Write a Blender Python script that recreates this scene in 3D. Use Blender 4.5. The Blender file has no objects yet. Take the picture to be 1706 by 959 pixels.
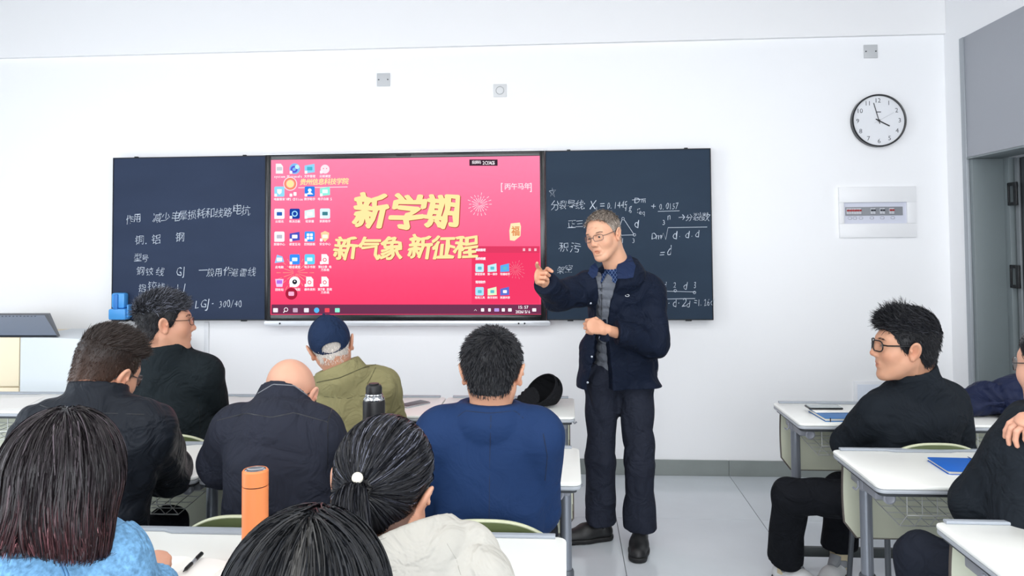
import bpy, bmesh, math, random
import numpy as np
from mathutils import Vector, Matrix

# ---------------------------------------------------------------- camera
YAW, PIT, ROL, EYE, FPX, PPY = .0704, .0353, -.0076, 1.551, 1280.0, 360.6
def _basis():
    cy, sy, cp, sp = math.cos(YAW), math.sin(YAW), math.cos(PIT), math.sin(PIT)
    f = np.array([-sy*cp, cy*cp, sp]); r = np.array([cy, sy, 0.]); u = np.cross(r, f)
    c, s = math.cos(ROL), math.sin(ROL)
    return c*r+s*u, -s*r+c*u, f
CR, CU, CF = _basis()
cam = bpy.data.cameras.new('camera'); camo = bpy.data.objects.new('camera', cam)
bpy.context.scene.collection.objects.link(camo)
m = Matrix.Identity(4)
for i in range(3):
    m[i][0], m[i][1], m[i][2] = CR[i], CU[i], -CF[i]
m[2][3] = EYE
camo.matrix_world = m
cam.sensor_fit = 'HORIZONTAL'; cam.sensor_width = 36; cam.lens = 36*FPX/1706
cam.shift_y = -(479.5-PPY)/1706; cam.clip_start = .02
bpy.context.scene.camera = camo

# ---------------------------------------------------------------- light and exposure
sc = bpy.context.scene
sc.view_settings.view_transform = 'Standard'; sc.view_settings.look = 'None'
sc.view_settings.gamma = 1; sc.view_settings.use_curve_mapping = False
sc.view_settings.exposure = 0.22
w = bpy.data.worlds.new('world'); sc.world = w; w.use_nodes = True
w.node_tree.nodes['Background'].inputs[0].default_value = (.80, .90, 1, 1)
w.node_tree.nodes['Background'].inputs[1].default_value = 1.0
LAMP_W = 8.0
LAMPS = [(x, y) for x in (-3.6, -1.6, .4, 1.9) for y in (-1.5, -.2, 1.1, 2.4)]
def area(name, loc, sx, sy, power, rot=(0, 0, 0), col=(1, 1, 1)):
    l = bpy.data.lights.new(name, 'AREA'); l.shape = 'RECTANGLE'; l.size = sx; l.size_y = sy
    l.energy = power; l.color = col
    o = bpy.data.objects.new(name, l); sc.collection.objects.link(o); o.location = loc; o.rotation_euler = rot
    return o
for x, y in LAMPS:
    area('panel_light', (x, y, 3.345), 1.1, .28, LAMP_W, col=(1, .985, .965))
area('fill_light', (0, -2.5, 1.7), 6.6, 1.8, 215, rot=(math.radians(90), 0, 0), col=(.95, .97, 1))  # added fill from behind the camera at an invented back window, brightens front wall
area('fill_light', (-5.1, 1.2, 1.75), 5.6, 1.7, 120, rot=(0, math.radians(-90), 0), col=(.90, .95, 1))  # lateral fill at the presumed window in the left wall

# ---------------------------------------------------------------- helpers
def at(x, y, Y):                      # a point at depth Y seen at pixel x, y
    d = CF + (x-853)/FPX*CR - (y-PPY)/FPX*CU
    return np.array([0, 0, EYE]) + d*(Y/d[1])
def tag(o, label=None, cat=None, group=None, kind=None):
    if label: o['label'] = label
    if cat: o['category'] = cat
    if group: o['group'] = group
    if kind: o['kind'] = kind
    return o
def empty(name, loc=(0, 0, 0), rz=0, parent=None):
    o = bpy.data.objects.new(name, None); sc.collection.objects.link(o)
    o.location = loc; o.rotation_euler = (0, 0, rz); o.empty_display_size = .1
    if parent: o.parent = parent
    return o
def srgb(c):
    if isinstance(c, str):
        c = [int(c[i:i+2], 16)/255 for i in (0, 2, 4)]
    return tuple((v/12.92 if v < .04045 else ((v+.055)/1.055)**2.4) for v in c[:3])
MATS = {}
def mat(name, col, rough=.5, metal=0., bump=0., bscale=200., var=0., vscale=6., spec=.5, emit=0., alpha=1., attr=None, trans=0., sheen=0., coat=0., dist=.002):
    if name in MATS: return MATS[name]
    M_ = bpy.data.materials.new(name); M_.use_nodes = True; nt = M_.node_tree; b = nt.nodes['Principled BSDF']
    c = srgb(col)
    b.inputs['Base Color'].default_value = (*c, 1); b.inputs['Roughness'].default_value = rough
    b.inputs['Metallic'].default_value = metal; b.inputs['Specular IOR Level'].default_value = spec
    b.inputs['Transmission Weight'].default_value = trans
    if coat: b.inputs['Coat Weight'].default_value = coat
    if sheen: b.inputs['Sheen Weight'].default_value = sheen
    if alpha < 1: b.inputs['Alpha'].default_value = alpha
    if emit:
        b.inputs['Emission Color'].default_value = (*c, 1); b.inputs['Emission Strength'].default_value = emit
    tc = nt.nodes.new('ShaderNodeTexCoord')
    src = None
    if var:
        n = nt.nodes.new('ShaderNodeTexNoise'); n.inputs['Scale'].default_value = vscale; n.inputs['Detail'].default_value = 5
        nt.links.new(tc.outputs['Object'], n.inputs['Vector'])
        mx = nt.nodes.new('ShaderNodeMix'); mx.data_type = 'RGBA'
        mx.inputs[6].default_value = (*[max(0, v*(1-var)) for v in c], 1); mx.inputs[7].default_value = (*[min(1, v*(1+var)) for v in c], 1)
        nt.links.new(n.outputs[0], mx.inputs[0]); src = mx.outputs[2]
    if attr:
        a = nt.nodes.new('ShaderNodeAttribute'); a.attribute_name = attr
        mm = nt.nodes.new('ShaderNodeMix'); mm.data_type = 'RGBA'; mm.blend_type = 'MULTIPLY'; mm.inputs[0].default_value = 1
        if src: nt.links.new(src, mm.inputs[6])
        else: mm.inputs[6].default_value = (*c, 1)
        nt.links.new(a.outputs['Color'], mm.inputs[7]); src = mm.outputs[2]
    if src: nt.links.new(src, b.inputs['Base Color'])
    if bump:
        n = nt.nodes.new('ShaderNodeTexNoise'); n.inputs['Scale'].default_value = bscale; n.inputs['Detail'].default_value = 4
        nt.links.new(tc.outputs['Object'], n.inputs['Vector'])
        bp = nt.nodes.new('ShaderNodeBump'); bp.inputs['Strength'].default_value = bump; bp.inputs['Distance'].default_value = dist
        nt.links.new(n.outputs[0], bp.inputs['Height']); nt.links.new(bp.outputs[0], b.inputs['Normal'])
    MATS[name] = M_
    return M_
def flat(name, col, s=1.0):           # a lit screen colour
    if name in MATS: return MATS[name]
    M_ = bpy.data.materials.new(name); M_.use_nodes = True; nt = M_.node_tree; nt.nodes.clear()
    e = nt.nodes.new('ShaderNodeEmission'); o = nt.nodes.new('ShaderNodeOutputMaterial')
    e.inputs[0].default_value = (*srgb(col), 1); e.inputs[1].default_value = s
    nt.links.new(e.outputs[0], o.inputs[0]); MATS[name] = M_
    return M_

def link(name, me, material, parent=None, loc=None):
    o = bpy.data.objects.new(name, me); sc.collection.objects.link(o)
    if material is not None and not me.materials: me.materials.append(material)
    if parent is not None: o.parent = parent
    if loc is not None: o.location = loc
    return o
def fast_mesh(name, verts, quads, smooth=True, tint=None, mats=None, midx=None):
    me = bpy.data.meshes.new(name)
    v = np.asarray(verts, np.float32); q = np.asarray(quads, np.int32)
    me.vertices.add(len(v)); me.vertices.foreach_set('co', v.ravel())
    k = q.shape[1]
    me.loops.add(q.size); me.loops.foreach_set('vertex_index', q.ravel())
    me.polygons.add(len(q)); me.polygons.foreach_set('loop_start', np.arange(0, q.size, k, dtype=np.int32))
    try: me.polygons.foreach_set('loop_total', np.full(len(q), k, np.int32))
    except Exception: pass
    me.update(calc_edges=True)
    if smooth: me.polygons.foreach_set('use_smooth', np.ones(len(q), bool))
    if midx is not None: me.polygons.foreach_set('material_index', np.asarray(midx, np.int32))
    if tint is not None:
        a = me.color_attributes.new('tint', 'FLOAT_COLOR', 'POINT')
        c = np.ones((len(v), 4), np.float32); c[:, :3] = tint; a.data.foreach_set('color', c.ravel())
    if mats:
        for x in mats: me.materials.append(x)
    me.validate(); return me
# --- bmesh builder
class B:
    def __init__(s): s.bm = bmesh.new()
    def _xf(s, vs, loc, rot):
        M_ = Matrix.Translation(Vector(loc)) @ (rot.to_4x4() if rot is not None else Matrix.Identity(4))
        for v in vs: v.co = M_ @ v.co
    def box(s, lo, hi, bev=0, rot=None, seg=2):
        lo = Vector(lo); hi = Vector(hi); c = (lo+hi)/2; d = hi-lo
        r = bmesh.ops.create_cube(s.bm, size=1)
        for v in r['verts']: v.co = Vector((v.co.x*d.x, v.co.y*d.y, v.co.z*d.z))
        vs = r['verts']
        if bev:
            es = list({e for v in vs for e in v.link_edges})
            q = bmesh.ops.bevel(s.bm, geom=es, offset=bev, segments=seg, affect='EDGES', profile=.5)
            vs = list({v for f in q['faces'] for v in f.verts} | {v for v in vs if v.is_valid})
        s._xf(vs, c, rot); return s
    def prism(s, pts, axis, a, b, bev=0):       # polygon pts extruded from a to b along axis
        def P(p, t):
            return {'x': (t, p[0], p[1]), 'y': (p[0], t, p[1]), 'z': (p[0], p[1], t)}[axis]
        lo = [s.bm.verts.new(P(p, a)) for p in pts]; hi = [s.bm.verts.new(P(p, b)) for p in pts]
        n = len(pts); fs = [s.bm.faces.new(lo), s.bm.faces.new(hi[::-1])]
        for i in range(n): fs.append(s.bm.faces.new((lo[i], hi[i], hi[(i+1) % n], lo[(i+1) % n])))
        bmesh.ops.recalc_face_normals(s.bm, faces=fs)
        if bev:
            es = [e for f in fs[:2] for e in f.edges]
            bmesh.ops.bevel(s.bm, geom=list(set(es)), offset=bev, segments=2, affect='EDGES', profile=.5)
        return s
    def tube(s, pts, r, n=8, cap=True, closed=False):
        pts = [Vector(p) for p in pts]; R = r if hasattr(r, '__len__') else [r]*len(pts)
        rings = []; prev = None
        for i, p in enumerate(pts):
            if closed: t = pts[(i+1) % len(pts)]-pts[i-1]
            else: t = pts[min(i+1, len(pts)-1)]-pts[max(i-1, 0)]
            t = t.normalized() if t.length > 1e-9 else Vector((0, 0, 1))
            if prev is None: u = t.orthogonal().normalized()
            else:
                u = prev-t*prev.dot(t); u = u.normalized() if u.length > 1e-6 else t.orthogonal().normalized()
            prev = u; v = t.cross(u)
            rings.append([s.bm.verts.new(p+(u*math.cos(2*math.pi*k/n)+v*math.sin(2*math.pi*k/n))*R[i]) for k in range(n)])
        m_ = len(rings)
        for i in range(m_ if closed else m_-1):
            a, b = rings[i], rings[(i+1) % m_]
            for k in range(n): s.bm.faces.new((a[k], a[(k+1) % n], b[(k+1) % n], b[k]))
        if cap and not closed:
            s.bm.faces.new(rings[0][::-1]); s.bm.faces.new(rings[-1])
        return s
    def lathe(s, prof, n=28, loc=(0, 0, 0), rot=None):      # prof: (r, z)
        rings = []; new = []
        for r, z in prof:
            if r < 1e-6: ring = [s.bm.verts.new((0, 0, z))]
            else: ring = [s.bm.verts.new((r*math.cos(2*math.pi*k/n), r*math.sin(2*math.pi*k/n), z)) for k in range(n)]
            rings.append(ring); new += ring
        for a, b in zip(rings, rings[1:]):
            for k in range(n):
                k2 = (k+1) % n
                if len(a) == 1 and len(b) == 1: continue
                if len(a) == 1: s.bm.faces.new((a[0], b[k2], b[k]))
                elif len(b) == 1: s.bm.faces.new((a[k], a[k2], b[0]))
                else: s.bm.faces.new((a[k], a[k2], b[k2], b[k]))
        s._xf(new, loc, rot); return s
    def quad(s, a, b, c, d):
        s.bm.faces.new([s.bm.verts.new(p) for p in (a, b, c, d)]); return s
    def poly(s, pts): s.bm.faces.new([s.bm.verts.new(p) for p in pts]); return s
    def mesh(s, name, material, smooth=30):
        me = bpy.data.meshes.new(name); bmesh.ops.recalc_face_normals(s.bm, faces=s.bm.faces)
        s.bm.to_mesh(me); s.bm.free()
        if smooth:
            me.polygons.foreach_set('use_smooth', [True]*len(me.polygons))
            try: me.set_sharp_from_angle(angle=math.radians(smooth))
            except Exception: pass
        me.materials.append(material); return me
    def ob(s, name, material, parent=None, smooth=30, loc=None):
        return link(name, s.mesh(name, material, smooth), None, parent, loc)
def copy_tree(o, parent=None):
    c = o.copy(); sc.collection.objects.link(c); c.parent = parent
    for ch in list(o.children): copy_tree(ch, c)
    return c
def rrect(x0, y0, x1, y1, r, n=5):
    P = []
    for cx, cy, a in ((x1-r, y1-r, 0), (x0+r, y1-r, 90), (x0+r, y0+r, 180), (x1-r, y0+r, 270)):
        for i in range(n+1):
            t = math.radians(a+90*i/n); P.append((cx+r*math.cos(t), cy+r*math.sin(t)))
    return P
# --- lettering laid on an upright surface that faces the viewer's side (-Y)
def glyphs(txt, size, offset=0., shear=0., res=2):
    c = bpy.data.curves.new('t', 'FONT'); c.body = txt; c.size = size; c.offset = offset; c.shear = shear; c.resolution_u = res
    o = bpy.data.objects.new('t', c); sc.collection.objects.link(o)
    dg = bpy.context.evaluated_depsgraph_get(); e = o.evaluated_get(dg); me = e.to_mesh()
    V = np.array([v.co[:2] for v in me.vertices]).reshape(-1, 2); F_ = [tuple(p.vertices) for p in me.polygons]
    e.to_mesh_clear(); bpy.data.objects.remove(o); bpy.data.curves.remove(c)
    return V, F_
_GC = {}
def writing(items, Y, material, parent, name='lettering', jitter=0., offset=0., shear=0., wob=0., seed=1, bold=0.):
    """items: (text, px, py, height_px, advance_px, slope) ; px,py = lower-left of the first character as seen on the plane Y"""
    rnd = random.Random(seed); VV = []; FF = []; n0 = 0
    for txt, px, py, h, adv, slope in items:
        x = px
        for i, ch in enumerate(txt):
            if ch == ' ': x += adv*.5; continue
            wide = ord(ch) > 255
            key = (ch, round(offset, 4), shear)
            if key not in _GC: _GC[key] = glyphs(ch, 1, offset, shear)
            V, F_ = _GC[key]
            if len(V) == 0: x += adv; continue
            p0 = at(x, py+slope*(x-px), Y); p1 = at(x, py+slope*(x-px)-h, Y); H = p1[2]-p0[2]
            em = .92 if wide else .73
            s = H/em*(1+jitter*rnd.uniform(-1, 1)); a = rnd.uniform(-1, 1)*jitter*.6
            v = V.copy()
            if wob: v = v+wob*np.stack([np.sin(v[:, 1]*9+rnd.random()*6)+.5*np.sin(v[:, 1]*21), np.sin(v[:, 0]*8+rnd.random()*6)+.5*np.sin(v[:, 0]*17+2)], -1)
            if wide: v = v-[0, -.10]
            v = v*s*[(adv/h if adv < h else 1) if wide else min(1, adv*.62/(h*.74)), 1]; ca, sa = math.cos(a), math.sin(a)
            v = v@np.array([[ca, sa], [-sa, ca]])
            v[:, 1] += rnd.uniform(-1, 1)*jitter*H*.5
            for q in range((8 if H > .08 else 4) if bold else 1):
                qa = q*(.785 if H > .08 else 1.57); bx, bz = (bold*s*1.25*math.cos(qa), bold*s*.8*math.sin(qa)) if bold else (0, 0)
                VV.append(np.stack([p0[0]+v[:, 0]+bx, np.full(len(v), Y-.00001*q), p0[2]+v[:, 1]+bz], -1))
                FF += [tuple(k+n0 for k in f) for f in F_]; n0 += len(v)
            x += adv*(1. if wide else .62)
    me = bpy.data.meshes.new(name); me.from_pydata(np.concatenate(VV).tolist(), [], FF); me.materials.append(material)
    return link(name, me, None, parent)
def pstroke(bld, pts, Y, w=.0022):      # a chalk line through pixel points
    P = [at(x, y, Y) for x, y in pts]
    bld.tube([(p[0], Y, p[2]) for p in P], w, 4)
# ================================================================ the room
D = 5.25; XR = 2.5145; XL = -5.2; YB = -2.6; ZC = 3.38; ZB = 2.916
M_wall = mat('white_wall_paint', 'f7f8fa', .62, bump=.05, bscale=60, spec=.3)
M_beam = mat('beam_paint', 'f3f3f4', .7, bump=.05, bscale=60, spec=.3)
M_ceil = mat('ceiling_paint', 'a6a8aa', .8)
M_skirt = mat('skirting_tile', '8a918f', .35, var=.12, vscale=9)
def structure(o): o['kind'] = 'structure'; return o
structure(B().box((XL-.1, D, 0), (XR+.5, D+.15, ZC)).ob('wall_front', M_wall, smooth=0))
structure(B().box((XL-.1, D-.035, ZB), (XR, D, ZC), .004).ob('trim_1', M_beam, smooth=0))
structure(B().box((XL-.1, YB-.1, ZC), (XR+1.2, D+.15, ZC+.1)).ob('ceiling', M_ceil, smooth=0))
wb = B(); wb.box((XL-.1, YB-.12, 0), (XR+.1, YB, .8)).box((XL-.1, YB-.12, 2.6), (XR+.1, YB, ZC)).box((XL-.1, YB-.12, .8), (-3.3, YB, 2.6)).box((3.3-.9, YB-.12, .8), (XR+.1, YB, 2.6))
structure(wb.ob('wall_back', M_wall, smooth=0))
wn = structure(empty('added_back_window', (-.45, YB-.06, .8)))  # invented back window, put in to house the added rear fill
for i in range(6): B().box((-2.87+i*1.14-.025, -.03, 0), (-2.87+i*1.14+.025, .03, 1.8), .004).ob('window_frame', mat('window_frame_white', 'd8dadc', .4), wn)
for z in (0, 1.75): B().box((-2.87, -.03, z), (2.87, .03, z+.05), .004).ob('window_frame', mat('window_frame_white', 'd8dadc', .4), wn)
for i in range(5): B().box((-2.84+i*1.14, -.004, .05), (-1.76+i*1.14, .004, 1.75)).ob('pane', mat('window_glass', 'eef4f8', .05, trans=1.), wn)
# right wall with the doorway
DY1, DY0, DZ = 5.035, 3.55, 2.069
DRX = XR+.19
rw = B(); rw.box((XR, DY1, 0), (XR+.5, D, ZC)); rw.box((XR, DY0, 2.83), (XR+.5, DY1, ZC)); rw.box((XR, YB, 0), (XR+.5, DY0, ZC))
structure(rw.ob('wall_right', M_wall, smooth=0))
M_gf = mat('grey_door_frame', 'a2a8ae', .4, metal=.3); M_gp = mat('grey_door_panel', 'a3a7af', .42, spec=.4); M_gj = mat('grey_door_jamb', '798386', .45)
M_blk = mat('black_metal', '16181b', .4); M_dk = mat('dark_door_gap', '1b1e20', .6); M_corr = mat('corridor_grey', '5d6366', .8)
tr = structure(empty('door_1', (0, 0, 0)))
B().box((XR-.012, DY1-.05, 0), (XR+.03, DY1, 2.83), .003).ob('door_frame', M_gf, tr)
B().box((XR-.006, DY0, DZ), (XR+.03, DY1-.05, 2.83), .003).ob('transom_panel', M_gp, tr)
B().box((XR-.010, DY0, DZ-.012), (DRX, DY1-.05, DZ-.001), .002).ob('lintel', M_gj, tr)
B().box((XR+.004, DY1-.09, 0), (DRX, DY1-.051, DZ-.013), .002).ob('jamb', M_gj, tr)
B().box((DRX, DY1-.14, 0), (DRX+.05, DY1-.05, DZ-.013), .003).ob('door_stop', M_gj, tr)
dl = B().box((DRX+.035, DY1-.60, .01), (DRX+.08, DY1-.16, DZ-.02), .002).ob('door_leaf', mat('door_leaf_grey', '42484b', .45), tr)
B().box((DRX+.02, DY1-.205, .01), (DRX+.032, DY1-.165, DZ-.02), .002).ob('door_edge', mat('door_edge_grey', '8f9599', .35, metal=.4), tr)
for z in (1.83, 1.33, .35):
    h = B().box((DRX-.012, DY1-.235, z-.07), (DRX+.0, DY1-.20, z+.07), .004)
    h.box((DRX-.012, DY1-.20, z-.07), (DRX-.002, DY1-.14, z-.05), .003).box((DRX-.012, DY1-.20, z+.05), (DRX-.002, DY1-.14, z+.07), .003)
    h.box((DRX-.012, DY1-.155, z-.07), (DRX-.002, DY1-.14, z+.07), .003)
    h.ob('hinge', M_blk, tr)
structure(B().box((DRX+.5, DY0-.6, 0), (DRX+.52, D+.4, 2.6)).ob('wall_corridor', M_corr, smooth=0))
structure(B().box((XR+.5, D, 0), (DRX+.55, D+.05, 2.6)).ob('wall_corridor_end', M_corr, smooth=0))
# left wall with a long window
lw = B(); lw.box((XL-.12, YB, 0), (XL, D, .9)).box((XL-.12, YB, 2.6), (XL, D, ZC)).box((XL-.12, YB, .9), (XL, -1.6, 2.6)).box((XL-.12, 4.0, .9), (XL, D, 2.6))
structure(lw.ob('wall_left', M_wall, smooth=0))
wn = structure(empty('window_1', (XL-.06, 1.2, .9)))
M_wf = mat('window_frame_white', 'd8dadc', .4)
for i in range(5):
    y = -2.8+i*1.4
    B().box((-.03, y-.025, 0), (.03, y+.025, 1.7), .004).ob('window_frame', M_wf, wn)
for z in (.0, 1.65): B().box((-.03, -2.8, z), (.03, 2.8, z+.05), .004).ob('window_frame', M_wf, wn)
for i in range(4): B().box((-.004, -2.77+i*1.4, .05), (.004, -1.43+i*1.4, 1.65)).ob('pane', mat('window_glass', 'eef4f8', .05, trans=1.), wn)
# floor of large tiles
M_tile = [mat('floor_tile_%s' % 'abc'[i], ('ced5db', 'd2d9df', 'cad1d7')[i], .16, var=.05, vscale=5, spec=.5, bump=.02, bscale=12) for i in range(3)]
structure(B().box((XL, YB, -.05), (XR+.75, D+.1, -.004)).ob('floor', mat('tile_grout', '6f7577', .8), smooth=0))
fl = sc.objects['floor']
tm = [B().box((.0015, .0015, -.010), (.7985, .7985, 0), .0012, seg=1).mesh('tile', M_tile[i]) for i in range(3)]
rr = random.Random(3)
for i in range(-7, 4):
    for j in range(-6, 2):
        x = .265+i*.8; y = 4.43+j*.8
        if y > D or x > XR+.6: continue
        link('tile', tm[rr.randrange(3)], None, fl, (x, y, 0))
# skirting of tile pieces
sk = structure(empty('baseboard_front', (0, D-.012, 0)))
for i in range(-7, 3):
    x0 = max(XL, .265+i*.8-.005); x1 = min(XR, .265+(i+1)*.8-.005)
    if x1 > x0: B().box((x0+.001, 0, 0), (x1-.001, .012, .103), .0015, seg=1).ob('skirting_tile', M_skirt, sk)
sk = structure(empty('baseboard_right', (XR, 0, 0)))
B().box((-.012, DY1, 0), (0, D-.013, .103), .0015).ob('skirting_tile', M_skirt, sk)
for i in range(7):
    B().box((-.012, YB+i*.86, 0), (0, min(DY0, YB+(i+1)*.86-.002), .103), .0015).ob('skirting_tile', M_skirt, sk)
# ceiling lamps
M_lampf = mat('lamp_frame', 'dddddd', .4); M_lampd = flat('lamp_diffuser', 'fffaf2', 1.6)
for i, (x, y) in enumerate(LAMPS):
    t = empty('ceiling_light', (x, y, ZC)); tag(t, 'flat white rectangular ceiling light panel above the classroom desks', 'ceiling light', 'ceiling light panels')
    B().box((-.6, -.17, -.025), (.6, .17, 0), .004).ob('frame', M_lampf, t)
    B().box((-.56, -.145, -.03), (.56, .145, -.0255)).ob('diffuser', M_lampd, t)
# vertical cable trunking below the board
p = at(345, 600, D); x = p[0]
tag(B().box((x-.016, D-.014, .104), (x+.016, D, 1.02), .003).ob('cable_trunking', mat('trunking_white', 'e4e6ea', .4)), 'narrow white vertical cable trunking running down the wall below the chalkboard', 'trunking')

# ---------------------------------------------------------------- things on the wall
M_plate = mat('socket_plate_grey', 'c3c5c7', .45); M_hole = mat('screw_dark', '55585c', .5)
for (px, py, s, dots, lab) in ((639, 133, .092, 1, 'grey square cover plate with two screws high on the wall above the screen'),
                    (833, 151, .09, 0, 'pale square cover plate with round knockout, above the right half of the screen'),
                    (1450, 86, .09, 1, 'grey square cover plate with two screws high on the wall above the clock')):
    c = at(px, py, D); t = empty('cover_plate', (c[0], D, c[2])); tag(t, lab, 'cover plate')
    B().box((-s/2, -.009, -s/2), (s/2, 0, s/2), .003).ob('plate', M_plate if dots else mat('plate_pale', 'd9dadb', .5), t)
    if dots:
        for sx in (-1, 1): B().lathe([(0, 0), (.005, 0), (.005, .003), (0, .003)], 10, (sx*.032, -.009, 0), Matrix.Rotation(math.radians(90), 3, 'X')).ob('screw', M_hole, t)
    else:
        B().lathe([(.024, 0), (.027, .003), (.030, 0)], 24, (0, -.009, 0), Matrix.Rotation(math.radians(90), 3, 'X')).ob('knockout_ring', mat('plate_ring', 'b8babc', .5), t)
# low recessed access panel
a, b = at(1425, 635, D), at(1495, 690, D)
t = empty('access_panel', ((a[0]+b[0])/2, D, .50)); tag(t, 'low white access panel in the wall behind the young man in glasses', 'panel')
B().box((-.145, -.012, -.13), (.145, 0, .13), .003).ob('frame', mat('panel_frame_white', 'eceef2', .4), t)
B().box((-.125, -.016, -.11), (.125, -.0125, .11), .002).ob('cover', mat('panel_cover_blue', 'dfe6f2', .4), t)
# breaker panel
c0 = at(1396, 312, D); c1 = at(1526, 395, D)
W_, H_ = c1[0]-c0[0], c0[2]-c1[2]; cx, cz = (c0[0]+c1[0])/2, (c0[2]+c1[2])/2
t = empty('breaker_box', (cx, D, cz)); tag(t, 'white wall breaker box with an open slot of red and black switches below the clock', 'breaker box')
M_bx = mat('breaker_box_white', 'eff0f2', .35)
z0, z1 = -.075, .065; xa, xb = -W_/2+.03, W_/2-.06
fr = B().box((-W_/2, -.022, z1), (W_/2, 0, H_/2), .003).box((-W_/2, -.020, -H_/2), (W_/2, 0, z0), .003)
fr.box((-W_/2, -.020, z0), (xa, 0, z1), .001).box((xb, -.020, z0), (W_/2, 0, z1), .001); fr.ob('cover', M_bx, t)
B().box((xa, -.006, z0), (xb, -.002, z1)).ob('back_plate', mat('breaker_plate', 'd3d6e4', .5), t)
B().box((xa+.012, -.012, -.022), (xb-.025, -.006, .035), .001).ob('rail_cover', mat('breaker_grey', '8d9096', .5), t)
xr_ = xb-.035-(xa+.016)
def brk(x, w, m_):
    B().box((x, -.020, -.012), (x+w, -.012, .026), .001).ob('breaker', mat('breaker_body', 'c9cbd2', .4), t)
    B().box((x+.001, -.027, .006), (x+w-.001, -.020, .018), .001).ob('switch', m_, t)
M_red = mat('breaker_red', 'a3262b', .4); M_bs = mat('breaker_switch_dark', '2b2d38', .4)
for i in range(6): brk(xa+.016+i*.016, .015, M_red)
for gx, mm_ in ((.54, M_bs), (.71, M_bs), (.88, M_red)):
    for i in range(2): brk(xa+.016+xr_*gx-.016+i*.016-.02, .015, mm_)
lb = B()
for gx in (.07, .16, .27, .47, .66, .85):
    x = xa+.016+xr_*gx
    P = rrect(x-.012, -.046, x+.012, -.030, .006)
    lb.tube([(q[0], -.0065, q[1]) for q in P], .0009, 4, closed=True)
lb.ob('circuit_mark', mat('ink_dark', '3a3d4a', .6), t)
writing([('总', 0, 0, 1, 1, 0)], D-.0, M_bs, t) if False else None
# clock
c = at(1461, 202, D); R_ = .172
t = empty('wall_clock', (c[0], D, c[2])); tag(t, 'round white wall clock with a thin black rim showing three minutes to four', 'clock')
rx = Matrix.Rotation(math.radians(90), 3, 'X')
B().lathe([(R_, 0), (R_+.003, .004), (R_+.003, .040), (R_, .044), (R_-.006, .042), (R_-.008, .030)], 64, (0, 0, 0), rx).ob('rim', mat('clock_rim_black', '1d1f22', .3), t)
B().lathe([(0, .028), (R_-.007, .028), (R_-.007, .024)], 64, (0, 0, 0), rx).ob('dial', mat('clock_dial_white', 'e9ebef', .5), t)
M_num = mat('clock_numerals', '3e4147', .5)
for k in range(1, 13):
    V, F_ = glyphs(str(k), .042, 0)
    V = V-(V.max(0)+V.min(0))/2; a = math.radians(90-30*k)
    me = bpy.data.meshes.new('numeral'); me.from_pydata([(v[0]+.135*math.cos(a), -.0285, v[1]+.135*math.sin(a)) for v in V], [], F_); me.materials.append(M_num)
    link('numeral', me, None, t)
def hand_(deg, L, w, tail, y, name, m_):
    o = B().box((-w/2, y-.002, -tail), (w/2, y, L), .0005).ob(name, m_, t); o.rotation_euler = (0, math.radians(deg), 0)
hand_(118.5, .078, .0075, .022, -.030, 'hour_hand', M_blk); hand_(-15, .122, .0045, .022, -.033, 'minute_hand', M_blk)
hand_(62, .11, .0013, .035, -.0355, 'second_hand', mat('second_hand_grey', 'a9abb0', .4))
B().lathe([(0, .040), (.006, .040), (.006, .028)], 16, (0, 0, 0), rx).ob('hub', M_blk, t)
B().box((-.016, -.0289, .055), (.016, -.0283, .0605)).ob('dial_mark', M_num, t)
# ================================================================ chalkboard and display
YF = D-.075          # front face of the board
def rect_px(x0, y0, x1, y1, Y):
    a = at(x0, y0, Y); b = at(x1, y1, Y); return a[0], b[2], b[0], a[2]      # xmin, zmin, xmax, zmax
tl, br = at(189.5, 262.5, YF), at(1187, 533, YF)
ZT = (at(189, 262.5, YF)[2]+at(1184, 247, YF)[2])/2; ZBo = (at(185, 534, YF)[2]+at(1189, 532.5, YF)[2])/2
XA = at(187, 400, YF)[0]; XB = at(1186.5, 400, YF)[0]; XS0 = at(443.5, 400, YF)[0]; XS1 = at(908.5, 400, YF)[0]
def chalk_mat(name, c0, c1):
    M_ = mat(name, c0, .6, spec=.12); nt = M_.node_tree; b = nt.nodes['Principled BSDF']
    tc = nt.nodes.new('ShaderNodeTexCoord'); mp = nt.nodes.new('ShaderNodeMapping'); mp.inputs['Scale'].default_value = (.7, 1, 2.5)
    n = nt.nodes.new('ShaderNodeTexNoise'); n.inputs['Scale'].default_value = 1.8; n.inputs['Detail'].default_value = 6
    cr = nt.nodes.new('ShaderNodeMix'); cr.data_type = 'RGBA'; cr.inputs[6].default_value = (*srgb(c0), 1); cr.inputs[7].default_value = (*srgb(c1), 1)
    nt.links.new(tc.outputs['Object'], mp.inputs[0]); nt.links.new(mp.outputs[0], n.inputs[0]); nt.links.new(n.outputs[0], cr.inputs[0]); nt.links.new(cr.outputs[2], b.inputs['Base Color'])
    return M_
M_cbl = chalk_mat('chalkboard_blue_black', '2b354a', '36425a'); M_cbr = chalk_mat('chalkboard_green_black', '283546', '324253')
M_cf = mat('board_edge_black', '191c20', .35, metal=.4)
M_chalk = mat('white_chalk', 'c6cfdb', .9)
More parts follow.
